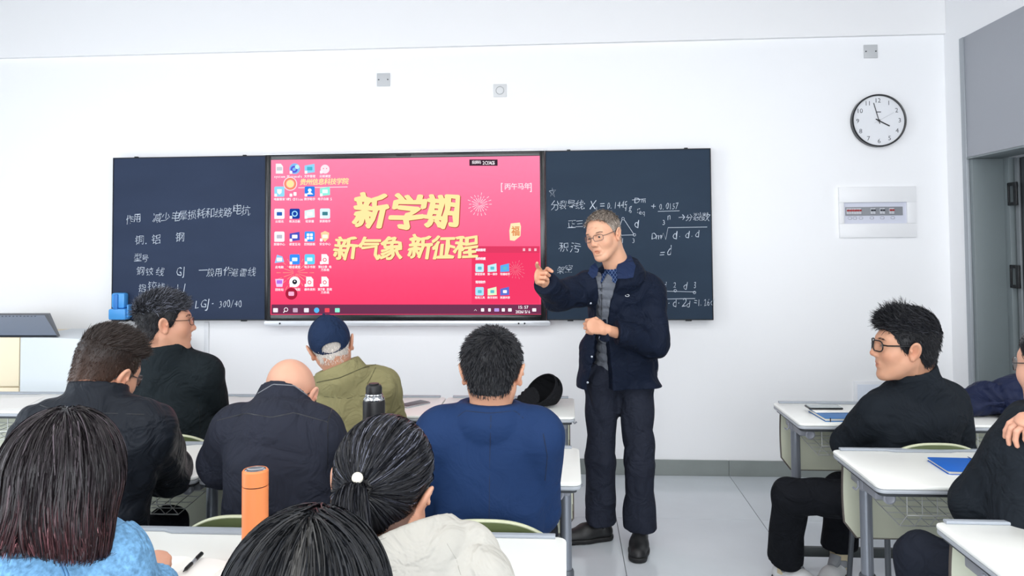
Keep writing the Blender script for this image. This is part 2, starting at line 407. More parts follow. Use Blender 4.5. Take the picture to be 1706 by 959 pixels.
def panel(x0, x1, m_, label):
    t = empty('chalkboard', ((x0+x1)/2, YF, ZBo)); tag(t, label, 'chalkboard'); hw = (x1-x0)/2; H = ZT-ZBo
    B().box((-hw+.006, 0, .006), (hw-.006, .010, H-.006)).ob('writing_surface', m_, t)
    for n_, lo, hi in (('frame_edge', (-hw, -.003, 0), (hw, .03, .0065)), ('frame_edge', (-hw, -.003, H-.0065), (hw, .03, H)), ('frame_edge', (-hw, -.003, .0065), (-hw+.0065, .03, H-.0065)), ('frame_edge', (hw-.0065, -.003, .0065), (hw, .03, H-.0065))):
        B().box(lo, hi, .001).ob(n_, M_cf, t)
    B().box((-hw+.1, .031, .05), (hw-.1, .074, H-.05)).ob('mounting', M_cf, t)
    for sx in (-1, 1):
        B().box((sx*(hw-.16)-.02, .01, -.008), (sx*(hw-.16)+.02, .03, 0), .002).ob('roller', M_cf, t)
        B().box((sx*(hw-.16)-.012, .01, H), (sx*(hw-.16)+.012, .03, H+.008), .002).ob('roller', M_cf, t)
    return t
cl = panel(XA, XS0-.003, M_cbl, 'blue-black chalkboard panel left of the screen with handwritten notes ending in LGJ-300/40')
cr_ = panel(XS1+.003, XB, M_cbr, 'green-black chalkboard panel right of the screen covered in chalk formulas')
def rebase(o, parent):                # world-space mesh becomes a child without moving
    o.parent = parent; o.matrix_parent_inverse = Matrix.Translation(-Vector(parent.location)) if parent.parent is None else Matrix.Identity(4)
    return o
YC = YF-.0012
kw = dict(jitter=.14, offset=-.012, shear=.12, wob=.035)
for it in [('作用', 209, 373, 15, 13, -.12), ('减少电晕损耗和线路电抗', 253, 371, 16, 14.8, -.09)]: rebase(writing([it], YC, M_chalk, None, 'chalk_writing', seed=3+len(it[0])*7+int(it[1]), **kw), cl)
for it in [('铜.铝', 224, 408, 16, 17, -.02), ('钢', 291, 402, 14, 14, 0)]: rebase(writing([it], YC, M_chalk, None, 'chalk_writing', seed=4+len(it[0])*7+int(it[1]), **kw), cl)
for it in [('型号', 222, 436, 13, 13, 0)]: rebase(writing([it], YC, M_chalk, None, 'chalk_writing', seed=5+len(it[0])*7+int(it[1]), **kw), cl)
for it in [('钢铰线', 226, 459, 14, 16, 0), ('G', 293, 459, 16, 12, 0), ('J', 304, 459, 16, 12, 0), ('一般用作避雷线', 330, 460, 15, 13.6, 0)]: rebase(writing([it], YC, M_chalk, None, 'chalk_writing', seed=6+len(it[0])*7+int(it[1]), **kw), cl)
for it in [('铝铰线', 229, 485, 14, 16, 0), ('L', 294, 485, 14, 12, 0), ('J', 304, 485, 14, 12, 0)]: rebase(writing([it], YC, M_chalk, None, 'chalk_writing', seed=7+len(it[0])*7+int(it[1]), **kw), cl)
for it in [('LGJ', 324, 513, 16, 15, 0), ('-', 352, 511, 16, 12, 0), ('300/40', 364, 512, 12, 10.5, -.02)]: rebase(writing([it], YC, M_chalk, None, 'chalk_writing', seed=8+len(it[0])*7+int(it[1]), **kw), cl)
for it in [('分裂导线:', 917, 350, 16, 13.5, -.04), ('X', 981, 348, 16, 14, 0), ('1', 992, 352, 7, 6, 0), ('=', 998, 348, 13, 14, 0), ('0.1445', 1011, 347, 12, 9.2, -.03), ('lg', 1041, 350, 14, 11, 0)]: rebase(writing([it], YC, M_chalk, None, 'chalk_writing', seed=9+len(it[0])*7+int(it[1]), **kw), cr_)
for it in [('Dm', 1056, 338, 9, 18, 0), ('r', 1060, 354, 11, 12, 0), ('eq', 1064, 357, 9, 9, 0), ('+', 1084, 350, 12, 16, 0), ('0.0157', 1098, 348, 11, 8.6, 0), ('n', 1111, 365, 14, 12, 0), ('→分裂数', 1129, 369, 13, 12.6, -.02)]: rebase(writing([it], YC, M_chalk, None, 'chalk_writing', seed=10+len(it[0])*7+int(it[1]), **kw), cr_)
for it in [('正三角', 944, 380, 13, 14, 0), ('d', 1056, 380, 14, 12, 0), ('3', 1053, 405, 9, 9, 0), ('1', 1034, 405, 8, 8, 0), ('积污', 930, 420, 15, 18, -.05), ('架空', 927, 456, 14, 13, -.03)]: rebase(writing([it], YC, M_chalk, None, 'chalk_writing', seed=11+len(it[0])*7+int(it[1]), **kw), cr_)
for it in [('3', 1103, 375, 9, 9, 0), ('Dm', 1084, 398, 11, 12, 0), ('=', 1099, 397, 8, 8, 0), ('d', 1120, 398, 14, 12, 0), ('·', 1131, 398, 12, 9, 0), ('d', 1141, 397, 14, 12, 0), ('·', 1151, 398, 12, 9, 0), ('d', 1158, 396, 14, 12, 0), ('=', 1098, 428, 14, 14, 0), ('d', 1110, 426, 16, 14, 0)]: rebase(writing([it], YC, M_chalk, None, 'chalk_writing', seed=12+len(it[0])*7+int(it[1]), **kw), cr_)
for it in [('1', 1090, 482, 9, 9, 0), ('d', 1104, 482, 13, 10, 0), ('2', 1121, 479, 10, 9, 0), ('d', 1138, 481, 13, 10, 0), ('3', 1155, 480, 11, 9, 0), ('d', 1100, 511, 12, 10, 0), ('·d·2d', 1112, 511, 13, 12.5, 0), ('=1.26d', 1156, 509, 13, 8.8, -.02)]: rebase(writing([it], YC, M_chalk, None, 'chalk_writing', seed=13+len(it[0])*7+int(it[1]), **kw), cr_)
k = B()
for pts in ([(1053, 333), (1076, 331)], [(1096, 352), (1132, 351)], [(1028, 392), (1036, 366)], [(1040, 366), (1056, 390)], [(1026, 392), (1056, 391)],
            [(1101, 397), (1105, 388), (1109, 399), (1113, 379), (1178, 378)], [(1080, 484), (1158, 486)], [(1088, 508), (1093, 514), (1100, 498), (1158, 497)],
            [(915, 318), (926, 316), (917, 327), (920, 313), (924, 328), (915, 318)]):
    pstroke(k, pts, YC)
for x, y in ((1038, 364), (1057, 391), (1125, 484), (1157, 487)):
    pstroke(k, [(x+2.2*math.cos(t*.785), y+2.2*math.sin(t*.785)) for t in range(9)], YC, .0018)
rebase(k.ob('chalk_diagram', M_chalk), cr_)

# ---- the big display
t = empty('interactive_display', ((XS0+XS1)/2, YF, ZBo)); DISP = t
tag(t, 'large interactive display showing a red desktop with gold Chinese characters, between the chalkboards', 'display')
hw = (XS1-XS0)/2; H = ZT-ZBo
sx0, sz0, sx1, sz1 = rect_px(452, 266.5, 901.5, 523.5, YF)
cx = (XS0+XS1)/2; sx0 -= cx; sx1 -= cx; sz0 -= ZBo; sz1 -= ZBo
M_bz = mat('display_bezel_black', '14161a', .22)
for lo, hi in (((-hw, -.008, 0), (sx0, .02, H)), ((sx1, -.008, 0), (hw, .02, H)), ((sx0, -.008, 0), (sx1, .02, sz0)), ((sx0, -.008, sz1), (sx1, .02, H))):
    B().box(lo, hi, .0015).ob('bezel', M_bz, t)
B().box((-hw+.05, .021, .05), (hw-.05, .074, H-.05)).ob('housing', M_bz, t)
M_sil = mat('silver_plastic', 'd5d8dd', .3, metal=.3)
B().prism(rrect(-hw-.01, -.038, hw+.03, -.002, .017), 'y', -.012, .03, .002).ob('bottom_bar', M_sil, t)
B().prism(rrect(-hw-.02, H+.002, hw+.02, H+.012, .004), 'y', .0, .03, .001).ob('top_bar', M_sil, t)
B().box((-.05, -.014, H-.022), (.05, -.008, H-.008), .002).ob('camera_bar', M_cf, t)
for x in (-.86, .78, .82): B().lathe([(0, 0), (.006, 0), (.006, .004), (0, .004)], 10, (x, -.012, -.02), rx).ob('button', M_cf, t)
# screen image: a lit picture made of flat pieces
MS = bpy.data.materials.new('screen_red'); MS.use_nodes = True; nt = MS.node_tree; nt.nodes.clear()
e = nt.nodes.new('ShaderNodeEmission'); oo = nt.nodes.new('ShaderNodeOutputMaterial'); tc = nt.nodes.new('ShaderNodeTexCoord')
sp = nt.nodes.new('ShaderNodeSeparateXYZ'); nt.links.new(tc.outputs['Generated'], sp.inputs[0])
cr = nt.nodes.new('ShaderNodeValToRGB'); cr.color_ramp.elements[0].color = (*srgb('f73e68'), 1); cr.color_ramp.elements[1].color = (*srgb('ff86aa'), 1)
el = cr.color_ramp.elements.new(.22); el.color = (*srgb('fb4d76'), 1); el = cr.color_ramp.elements.new(.55); el.color = (*srgb('fd6a90'), 1)
nt.links.new(sp.outputs[2], cr.inputs[0])
no = nt.nodes.new('ShaderNodeTexNoise'); no.inputs['Scale'].default_value = 2.2; no.inputs['Detail'].default_value = 1; no.inputs['Distortion'].default_value = 2.5
wv = nt.nodes.new('ShaderNodeMath'); wv.operation = 'PINGPONG'; wv.inputs[1].default_value = .06
nt.links.new(tc.outputs['Object'], no.inputs[0]); nt.links.new(no.outputs[0], wv.inputs[0])
st = nt.nodes.new('ShaderNodeMath'); st.operation = 'MULTIPLY'; st.inputs[1].default_value = 5; nt.links.new(wv.outputs[0], st.inputs[0])
mx = nt.nodes.new('ShaderNodeMix'); mx.data_type = 'RGBA'; nt.links.new(st.outputs[0], mx.inputs[0]); nt.links.new(cr.outputs[0], mx.inputs[6])
hm = nt.nodes.new('ShaderNodeHueSaturation'); hm.inputs['Value'].default_value = .93; nt.links.new(cr.outputs[0], hm.inputs['Color']); nt.links.new(hm.outputs[0], mx.inputs[7])
nt.links.new(mx.outputs[2], e.inputs[0]); e.inputs[1].default_value = 1.0; nt.links.new(e.outputs[0], oo.inputs[0])
B().box((sx0, -.004, sz0), (sx1, .015, sz1)).ob('screen', MS, t, smooth=0)
YS = YF-.0045
_lay = [0]
def spoly(pts, m_, name, lay=None):
    _lay[0] += 1; Y = YS-.0002*(lay if lay is not None else 1)-.0000005*_lay[0]
    return rebase(B().poly([(p[0], Y, p[2]) for p in (at(x, y, Y) for x, y in pts)]).ob(name, m_, smooth=0), DISP)
def srr(x0, y0, x1, y1, r, m_, name, lay=1): return spoly(rrect(x0, y0, x1, y1, r, 4), m_, name, lay)
spoly([(452.5, 507), (902, 507), (902, 523), (452, 523)], flat('taskbar_dark', '6b3350'), 'taskbar', 1)
spoly([(786, 410), (899, 410), (899, 506), (785.5, 506)], flat('window_red', 'e83a64'), 'desktop_window', 1)
spoly([(786, 410), (899, 410), (899, 421), (786, 421)], flat('window_bar_red', 'd63a60'), 'desktop_window', 2)
spoly([(782, 265.5), (829, 265.5), (829, 276), (782, 276)], flat('badge_dark', '3b2a36'), 'banner', 2)
W_s = flat('screen_white', 'f6eef4', 1.0); GO = flat('screen_gold', 'ffe2a0', 1.0); GO2 = flat('screen_gold_pale', 'f2cf8f', 1.0)
OUT = flat('screen_gold_shade', 'b85a4a', .8)
PK = flat('screen_pink', 'ffdde6', 1.)
def slet(items, m_, lay=2, **k): return rebase(writing(items, YS-.0002*lay, m_, None, 'lettering', **k), DISP)
bk = dict(wob=.03, shear=.10)
for m_, off, lay, dx in ((OUT, .045, 2, .8), (GO, .034, 3, 0)):
    slet([('新', 586+dx, 380+dx, 55, 58, -.02), ('学', 647+dx, 383+dx, 57, 58, -.02), ('期', 706+dx, 380+dx, 55, 57, -.02)], m_, lay, bold=off, seed=5, **bk)
    slet([('新', 554+dx, 433+dx, 38, 39, 0), ('气', 594+dx, 433+dx, 38, 39, 0), ('象', 631+dx, 433+dx, 38, 38, 0), ('新', 678+dx, 431+dx, 38, 38, 0), ('征', 717+dx, 431+dx, 38, 38, 0), ('程', 755+dx, 431+dx, 38, 39, 0)], m_, lay, bold=off*.8, seed=6, **bk)
slet([('[', 834, 316, 12, 9, 0), ('丙午马年', 840, 316, 10.5, 11, -.02), (']', 883, 316, 12, 9, 0)], PK, 3, bold=.012)
slet([('贵州信息科技学院', 499, 308.5, 10.5, 10.1, -.02)], GO, 5, bold=.02, shear=.15)
slet([('投屏码', 786, 273, 5.5, 5, 0), ('2CYAG5', 804, 274, 6, 5.6, 0)], W_s, 4, bold=.012)
spoly([(497, 312), (579, 310.5), (579, 311.8), (497, 313.2)], PK, 'emblem_line', 4)
# round emblem
def ring_px(cx, cy, r, w, m_, name, lay, n=28):
    Y = YS-.0002*lay; b_ = B()
    ps = [(at(cx+r*math.cos(a), cy+r*math.sin(a), Y), at(cx+(r-w)*math.cos(a), cy+(r-w)*math.sin(a), Y)) for a in [2*math.pi*i/n for i in range(n)]]
    for i in range(n):
        a, b = ps[i]; c, d = ps[(i+1) % n]; b_.quad(*[(q[0], Y, q[2]) for q in (a, b, d, c)])
    return rebase(b_.ob(name, m_, smooth=0), DISP)
def disc_px(cx, cy, r, m_, name, lay): return spoly([(cx+r*math.cos(2*math.pi*i/20), cy+r*math.sin(2*math.pi*i/20)) for i in range(20)], m_, name, lay)
ring_px(483.5, 306, 11.5, 1.3, PK, 'emblem_ring', 4); ring_px(483.5, 306, 9.3, 1.5, flat('emblem_orange', 'e8963c'), 'emblem_ring', 4); disc_px(483.5, 306, 6.5, GO, 'emblem_disc', 4)
# fireworks
def burst(cx, cy, r0, r1, n, m_, lay=3, w=.5):
    b_ = B(); Y = YS-.0002*lay; rn = random.Random(int(cx))
    for i in range(n):
        a = 2*math.pi*i/n; f0 = r0*rn.uniform(.6, 1.6); f1 = r1*rn.uniform(.72, 1)
        for s0, s1 in ((f0, f1*.66), (f1*.76, f1)):
            q = []
            for rad, ww in ((s0, w*.5), (s1, w)):
                for sg in (-1, 1): q.append(at(cx+rad*math.cos(a)-sg*ww*math.sin(a), cy+rad*math.sin(a)+sg*ww*math.cos(a), Y))
            b_.quad(*[(p[0], Y, p[2]) for p in (q[0], q[1], q[3], q[2])])
    rebase(b_.ob('firework', m_, smooth=0), DISP)
burst(799, 340, 3, 21, 18, PK); burst(859, 449, 2, 18, 16, flat('firework_red', 'e8788a')); burst(492, 454, 4, 33, 18, flat('firework_salmon', 'f0a08c'))
# seal
spoly([(851, 372), (866, 370.5), (868, 377), (867, 393), (857, 401), (849.5, 400), (848.5, 384)], flat('seal_cream', 'f6e2b4'), 'seal', 3)
slet([('福', 852, 393, 16, 13, 0)], flat('seal_ink', 'd98a55'), 4, bold=.02)
# icons: (column x, row y), colour of tile, colour of mark
IB = [(465.5, 'f3e9f0'), (491, ''), (516, ''), (541.5, '')]
rows = [281, 319, 356, 394, 432, 469.5]
tiles = [['f5ecef', '7fb8ea', '8fd0ef', 'f7dfe8'], ['8fd6ee', 'f07f9a', '2f7fe0', '8fe8d8'], ['f6f2fa', '1c3f9c', 'd8f6f0', 'd9ecfa'],
         ['f8eef4', '4a55b8', '3f9bf2', 'f8cfa0'], ['8fc4f0', '3a8ef0', '62cdf0', 'faeef0'], ['e6c8f0', 'f2f4fa', 'faeef0', 'faeef0']]
marks = [['c9c9d0', '5a5ad0', '4fb0c8', 'f0708a'], ['f4fbff', 'fafafa', 'ffffff', 'e8fff8'], ['2f5fb0', '9fdcff', 'ffffff', '3f7f8a'],
         ['b9b9c8', 'ffffff', 'ffffff', 'f6efe0'], ['ffffff', 'dff2ff', 'dff8ff', 'e0405a'], ['b070e0', '20242c', 'e0405a', 'e0405a']]
names = [['system', 'Microsoft', '文件管理', '云班课堂'], ['电脑管家', 'WPS Office', '教学助手', '电子白板 5'], ['云视讯', '希沃白板', '轻录播', '录屏助手'],
         ['剪辑中心', '课堂互动', '控制面板', '安全中心'], ['此电脑', '畅言课堂', '电子书架', '第03章 电'], ['回收站', '画面截图', '课件资料', '第7章 思政']]
for r in range(6):
    for c in range(4):
        x, y = IB[c][0], rows[r]-.14*(c)
        kind = (r, c)
        if kind in ((0, 1), (5, 1)): disc_px(x, y, 9, flat('icon_'+tiles[r][c], tiles[r][c]), 'icon', 5)
        elif kind in ((4, 3), (5, 2), (5, 3), (0, 0)): spoly([(x-6, y-8.5), (x+2.5, y-8.5), (x+6, y-4), (x+6, y+8), (x-6, y+8)], flat('icon_'+tiles[r][c], tiles[r][c]), 'icon', 5)
        elif kind in ((0, 3),): disc_px(x, y+1, 7.5, flat('icon_'+tiles[r][c], tiles[r][c]), 'icon', 5)
        elif kind in ((1, 1),): srr(x-2, y+1, x+3, y+7, 1, flat('icon_'+marks[r][c], marks[r][c]), 'icon', 5)
        elif kind in ((0, 2), (1, 3), (2, 2), (3, 1)): spoly([(x-8.5, y-5), (x+8, y-8), (x+8.5, y+6), (x-8.5, y+8)], flat('icon_'+tiles[r][c], tiles[r][c]), 'icon', 5)
        elif kind in ((4, 0),): spoly([(x-4, y-8), (x+5, y-5), (x+8, y+4), (x-8, y+6)], flat('icon_'+tiles[r][c], tiles[r][c]), 'icon', 5)
        elif kind in ((5, 0),): spoly([(x-7, y-5), (x+7, y-5), (x+5, y+8), (x-5, y+8)], flat('icon_'+tiles[r][c], tiles[r][c]), 'icon', 5)
        elif kind in ((3, 3),): spoly([(x-7, y-6), (x, y-9), (x+7, y-6), (x+6, y+3), (x, y+9), (x-6, y+3)], flat('icon_'+tiles[r][c], tiles[r][c]), 'icon', 5)
        else: srr(x-8.5, y-8.5, x+8.5, y+8.5, 2.5, flat('icon_'+tiles[r][c], tiles[r][c]), 'icon', 5)
        mk = flat('mark_'+marks[r][c], marks[r][c])
        if kind == (3, 2):
            for dx in (-5, .5):
                for dy in (-5, .5): srr(x+dx, y+dy, x+dx+4.5, y+dy+4.5, .8, mk, 'icon_mark', 6)
        elif kind == (0, 1): ring_px(x-1, y+1, 6, 3.2, mk, 'icon_mark', 6, 14); disc_px(x+4, y-3, 3.6, flat('icon_cc', 'bff0ea'), 'icon_mark', 7)
        elif kind == (2, 1): ring_px(x, y, 5, 1.8, mk, 'icon_mark', 6, 14)
        elif kind == (1, 2): disc_px(x, y-2, 3, mk, 'icon_mark', 6); spoly([(x-6, y+5), (x, y), (x+6, y+5)], mk, 'icon_mark', 6)
        elif kind == (5, 1): disc_px(x, y, 4, mk, 'icon_mark', 6); disc_px(x, y-1, 1.2, W_s, 'icon_mark', 7)
        elif kind == (1, 0): spoly([(x-4, y-4), (x+4, y-4), (x+3.5, y+2), (x, y+5), (x-3.5, y+2)], mk, 'icon_mark', 6)
        elif kind == (0, 3):
            for sx in (-1, 1): disc_px(x+sx*2.6, y, .9, mk, 'icon_mark', 6)
        elif kind in ((4, 3), (5, 2), (5, 3)): ring_px(x-.5, y+1, 3.2, 1.1, mk, 'icon_mark', 6, 12)
        elif kind != (1, 1): srr(x-4.5, y-3, x+4.5, y+3, 1, mk, 'icon_mark', 6)
        if c != 0 or r in (1, 2, 3): srr(x-8.5, y+3.5, x-4, y+8.5, .8, W_s, 'shortcut_arrow', 7)
        L = names[r][c]; wd = 4.7 if any(ord(k_) > 255 for k_ in L) else 4.6
        tw = sum(wd*(1 if ord(k_) > 255 else .62) for k_ in L)
        slet([(L, x-tw/2, y+15, 4.4, wd, 0)], W_s, 8, bold=.02)
        if kind in ((4, 3), (5, 3)): slet([('力系统', x-7, y+20, 4.4, 4.7, 0)], W_s, 8, bold=.02)
disc_px(485.5, 489, 10, flat('ball_red', 'a92440', .9), 'floating_button', 8); srr(480.5, 485.5, 490, 492.5, 1.5, flat('ball_pink', 'f0b0d0'), 'icon', 9)
# little window at lower right
for gy, cols in ((446, ('bfe8f4', 'bfe6ee', '5aa9ea')), (485, ('a6dcf4', 'd9eec4', '5a6fc8'))):
    for i, cc in enumerate(cols):
        x = 799+21*i
        if i == 0: srr(x-7, gy-7, x+7, gy+7, 2, flat('icon_'+cc, cc), 'icon', 5)
        else: spoly([(x-7.5, gy-4), (x+7, gy-7.5), (x+7.5, gy+6), (x-7.5, gy+7)], flat('icon_'+cc, cc), 'icon', 5)
        srr(x-3, gy-2, x+3.5, gy+3, 1, W_s if cc == '5a6fc8' else flat('mark_teal', '62b8c8'), 'icon_mark', 6)
        slet([(('课堂授课', '第一课件', '导播助手')[i] if gy < 460 else ('常用工具', '教学资料', '资源共享')[i], x-8, gy+12.5, 4, 4.2, 0)], W_s, 8, bold=.02)
for (s_, x, y) in (('桌面整理', 792, 418.5), ('我的收藏', 792, 433), ('常用软件', 792, 472)): slet([(s_, x, y, 4.6, 4.2, 0)], W_s, 8, bold=.03)
for x in (873, 882.5, 892): srr(x-2, 413.5, x+2, 418, .6, flat('win_btn', 'e9b6c4'), 'window_button', 8)
# taskbar marks
TB = [(459, 'f0e6ee'), (475.5, ''), (492, 'c8a8c0'), (510.5, 'e8e4ee'), (527.5, '5ab4ea'), (545, 'ea4a5a'), (562, '8fe8d0')]
for i, (x, cc) in enumerate(TB):
    if i == 1: ring_px(x+1, 515.5, 3.6, 1.1, W_s, 'taskbar_icon', 8, 14); spoly([(x-4, 520), (x-1, 517), (x, 518), (x-3, 521)], W_s, 'taskbar_icon', 8)
    elif i == 4: disc_px(x, 516.5, 4.4, flat('icon_'+cc, cc), 'taskbar_icon', 8)
    else: srr(x-4, 513, x+4, 520, 1, flat('icon_'+cc, cc), 'taskbar_icon', 8)
for x, w_ in ((804, 2.6), (815.5, 2.2), (827.5, 4), (838.5, 2.6), (849.5, 3), (890, 3.3)): srr(x-w_, 513.3, x+w_, 518.7, .8, W_s if w_ != 4 else flat('kbd', 'b79ae0'), 'taskbar_icon', 8)
pk = B(); pstroke(pk, [(790, 517.5), (792, 515), (794, 517.5)], YS-.002, .0015); rebase(pk.ob('taskbar_icon', W_s), DISP)
slet([('15:57', 863, 514, 5.2, 5.6, 0), ('2026/5/6', 859, 521.5, 5, 4.9, 0)], W_s, 9, bold=.02)

# ---- blue eraser holder at the lower left of the board
c = at(198, 531, YF-.05); M_eb = mat('blue_plastic', '4fa3ea', .35, spec=.5); M_eb2 = mat('blue_plastic_deep', '2f7fd0', .4)
t = empty('eraser_holder', (c[0], YF-.004, ZBo+.005)); tag(t, 'bright blue plastic board eraser holder clipped at the lower left corner of the chalkboard', 'holder')
B().box((-.062, -.075, .005), (.062, 0, .082), .012).ob('tray', M_eb, t)
B().box((-.050, -.060, .083), (.045, 0, .19), .014).ob('back_shell', M_eb, t)
B().box((-.028, -.072, .05), (.004, -.0605, .182), .006).ob('eraser_grip', M_eb2, t)
B().box((.063, -.06, .02), (.075, -.01, .11), .005).ob('side_clip', M_eb, t)
B().box((-.05, -.05, -.008), (.05, -.005, .004), .002).ob('foot', M_cf, t)

# ================================================================ podium with monitor
M_pw = mat('podium_white', 'd2d9dd', .35, var=.02); M_pwood = mat('podium_wood', 'e9dcbf', .45, var=.06, vscale=3)
t = empty('podium', (-3.25, 4.5, 0)); tag(t, 'white teacher podium cabinet with pale wood side panel at the left of the room', 'podium')
xw = at(32, 600, 4.5)[0]+3.25
zt = at(32, 562, 4.5)[2]
prof = [(xw+.004, 0), (.72, 0), (.72, zt-.16), (.68, zt-.075), (.56, zt-.035), (.38, zt-.01), (.1, zt), (xw+.004, zt)]
B().prism(prof, 'y', 0, .5, .006).ob('curved_cabinet', M_pw, t)
B().box((-.75, .02, .155), (xw, .48, zt), .004).ob('wood_panel', M_pwood, t)
zs = at(10, 643, 4.5)[2]
B().box((-.75, -.002, zs), (xw, .019, zt), .002).ob('door', M_pwood, t)
B().box((-.75, -.002, .16), (xw, .019, zs-.008), .002).ob('door', M_pwood, t)
B().box((-.76, .01, 0), (xw, .46, .154), .002).ob('plinth', M_pw, t)
px_ = -.5
t2 = empty('monitor', (-3.25, 4.60, zt+.0)); tag(t2, 'dark flat monitor lying tilted back on the white podium', 'monitor')
a = at(0, 523, 4.75); b = at(76, 523, 4.75); c = at(95, 561, 4.5)
zz = a[2]
mb = B(); xl = -.62; y0 = 4.5-4.60; 
def mp(x, y, z): return (x+3.25, y-4.60, z-zt)
P_ = [mp(c[0]-.72, 4.515, zt+.012), mp(c[0]-.01, 4.515, zt+.012), mp(b[0], 4.74, zz-.006), mp(b[0]-.64, 4.74, zz-.006)]
Q_ = [mp(c[0]-.72, 4.505, zt+.002), mp(c[0], 4.505, zt+.002), mp(b[0]+.01, 4.755, zz), mp(b[0]-.65, 4.755, zz)]
def slab(P, dz, name, m_, par):
    b_ = B(); lo = [b_.bm.verts.new(Vector(p)) for p in P]; hi = [b_.bm.verts.new(Vector(p)+Vector(dz)) for p in P]
    b_.bm.faces.new(lo); b_.bm.faces.new(hi[::-1])
    for i in range(4): b_.bm.faces.new((lo[i], hi[i], hi[(i+1) % 4], lo[(i+1) % 4]))
    bmesh.ops.bevel(b_.bm, geom=b_.bm.edges[:], offset=.002, segments=1, affect='EDGES')
    return b_.ob(name, m_, par)
slab(Q_, (0, .028, .004), 'casing', mat('monitor_dark_grey', '3a3f46', .35), t2)
slab([Vector(p)+Vector((0, -.0035, 0)) for p in P_], (0, .003, 0), 'screen', mat('monitor_screen_off', '5b6a80', .3, spec=.7), t2)
B().box((-.48, .10, 0), (-.25, .13, .05), .01).ob('stand_base', M_blk, t2)
vb = [Vector(P_[3])*(1-k_/26)+Vector(P_[2])*(k_/26) for k_ in range(27)]
for k_ in range(4, 25):
    B().box((vb[k_][0]-.006, vb[k_][1]-.018, vb[k_][2]-.010), (vb[k_][0]+.002, vb[k_][1]-.006, vb[k_][2]-.004)).ob('vent_slot', M_blk, t2, smooth=0)
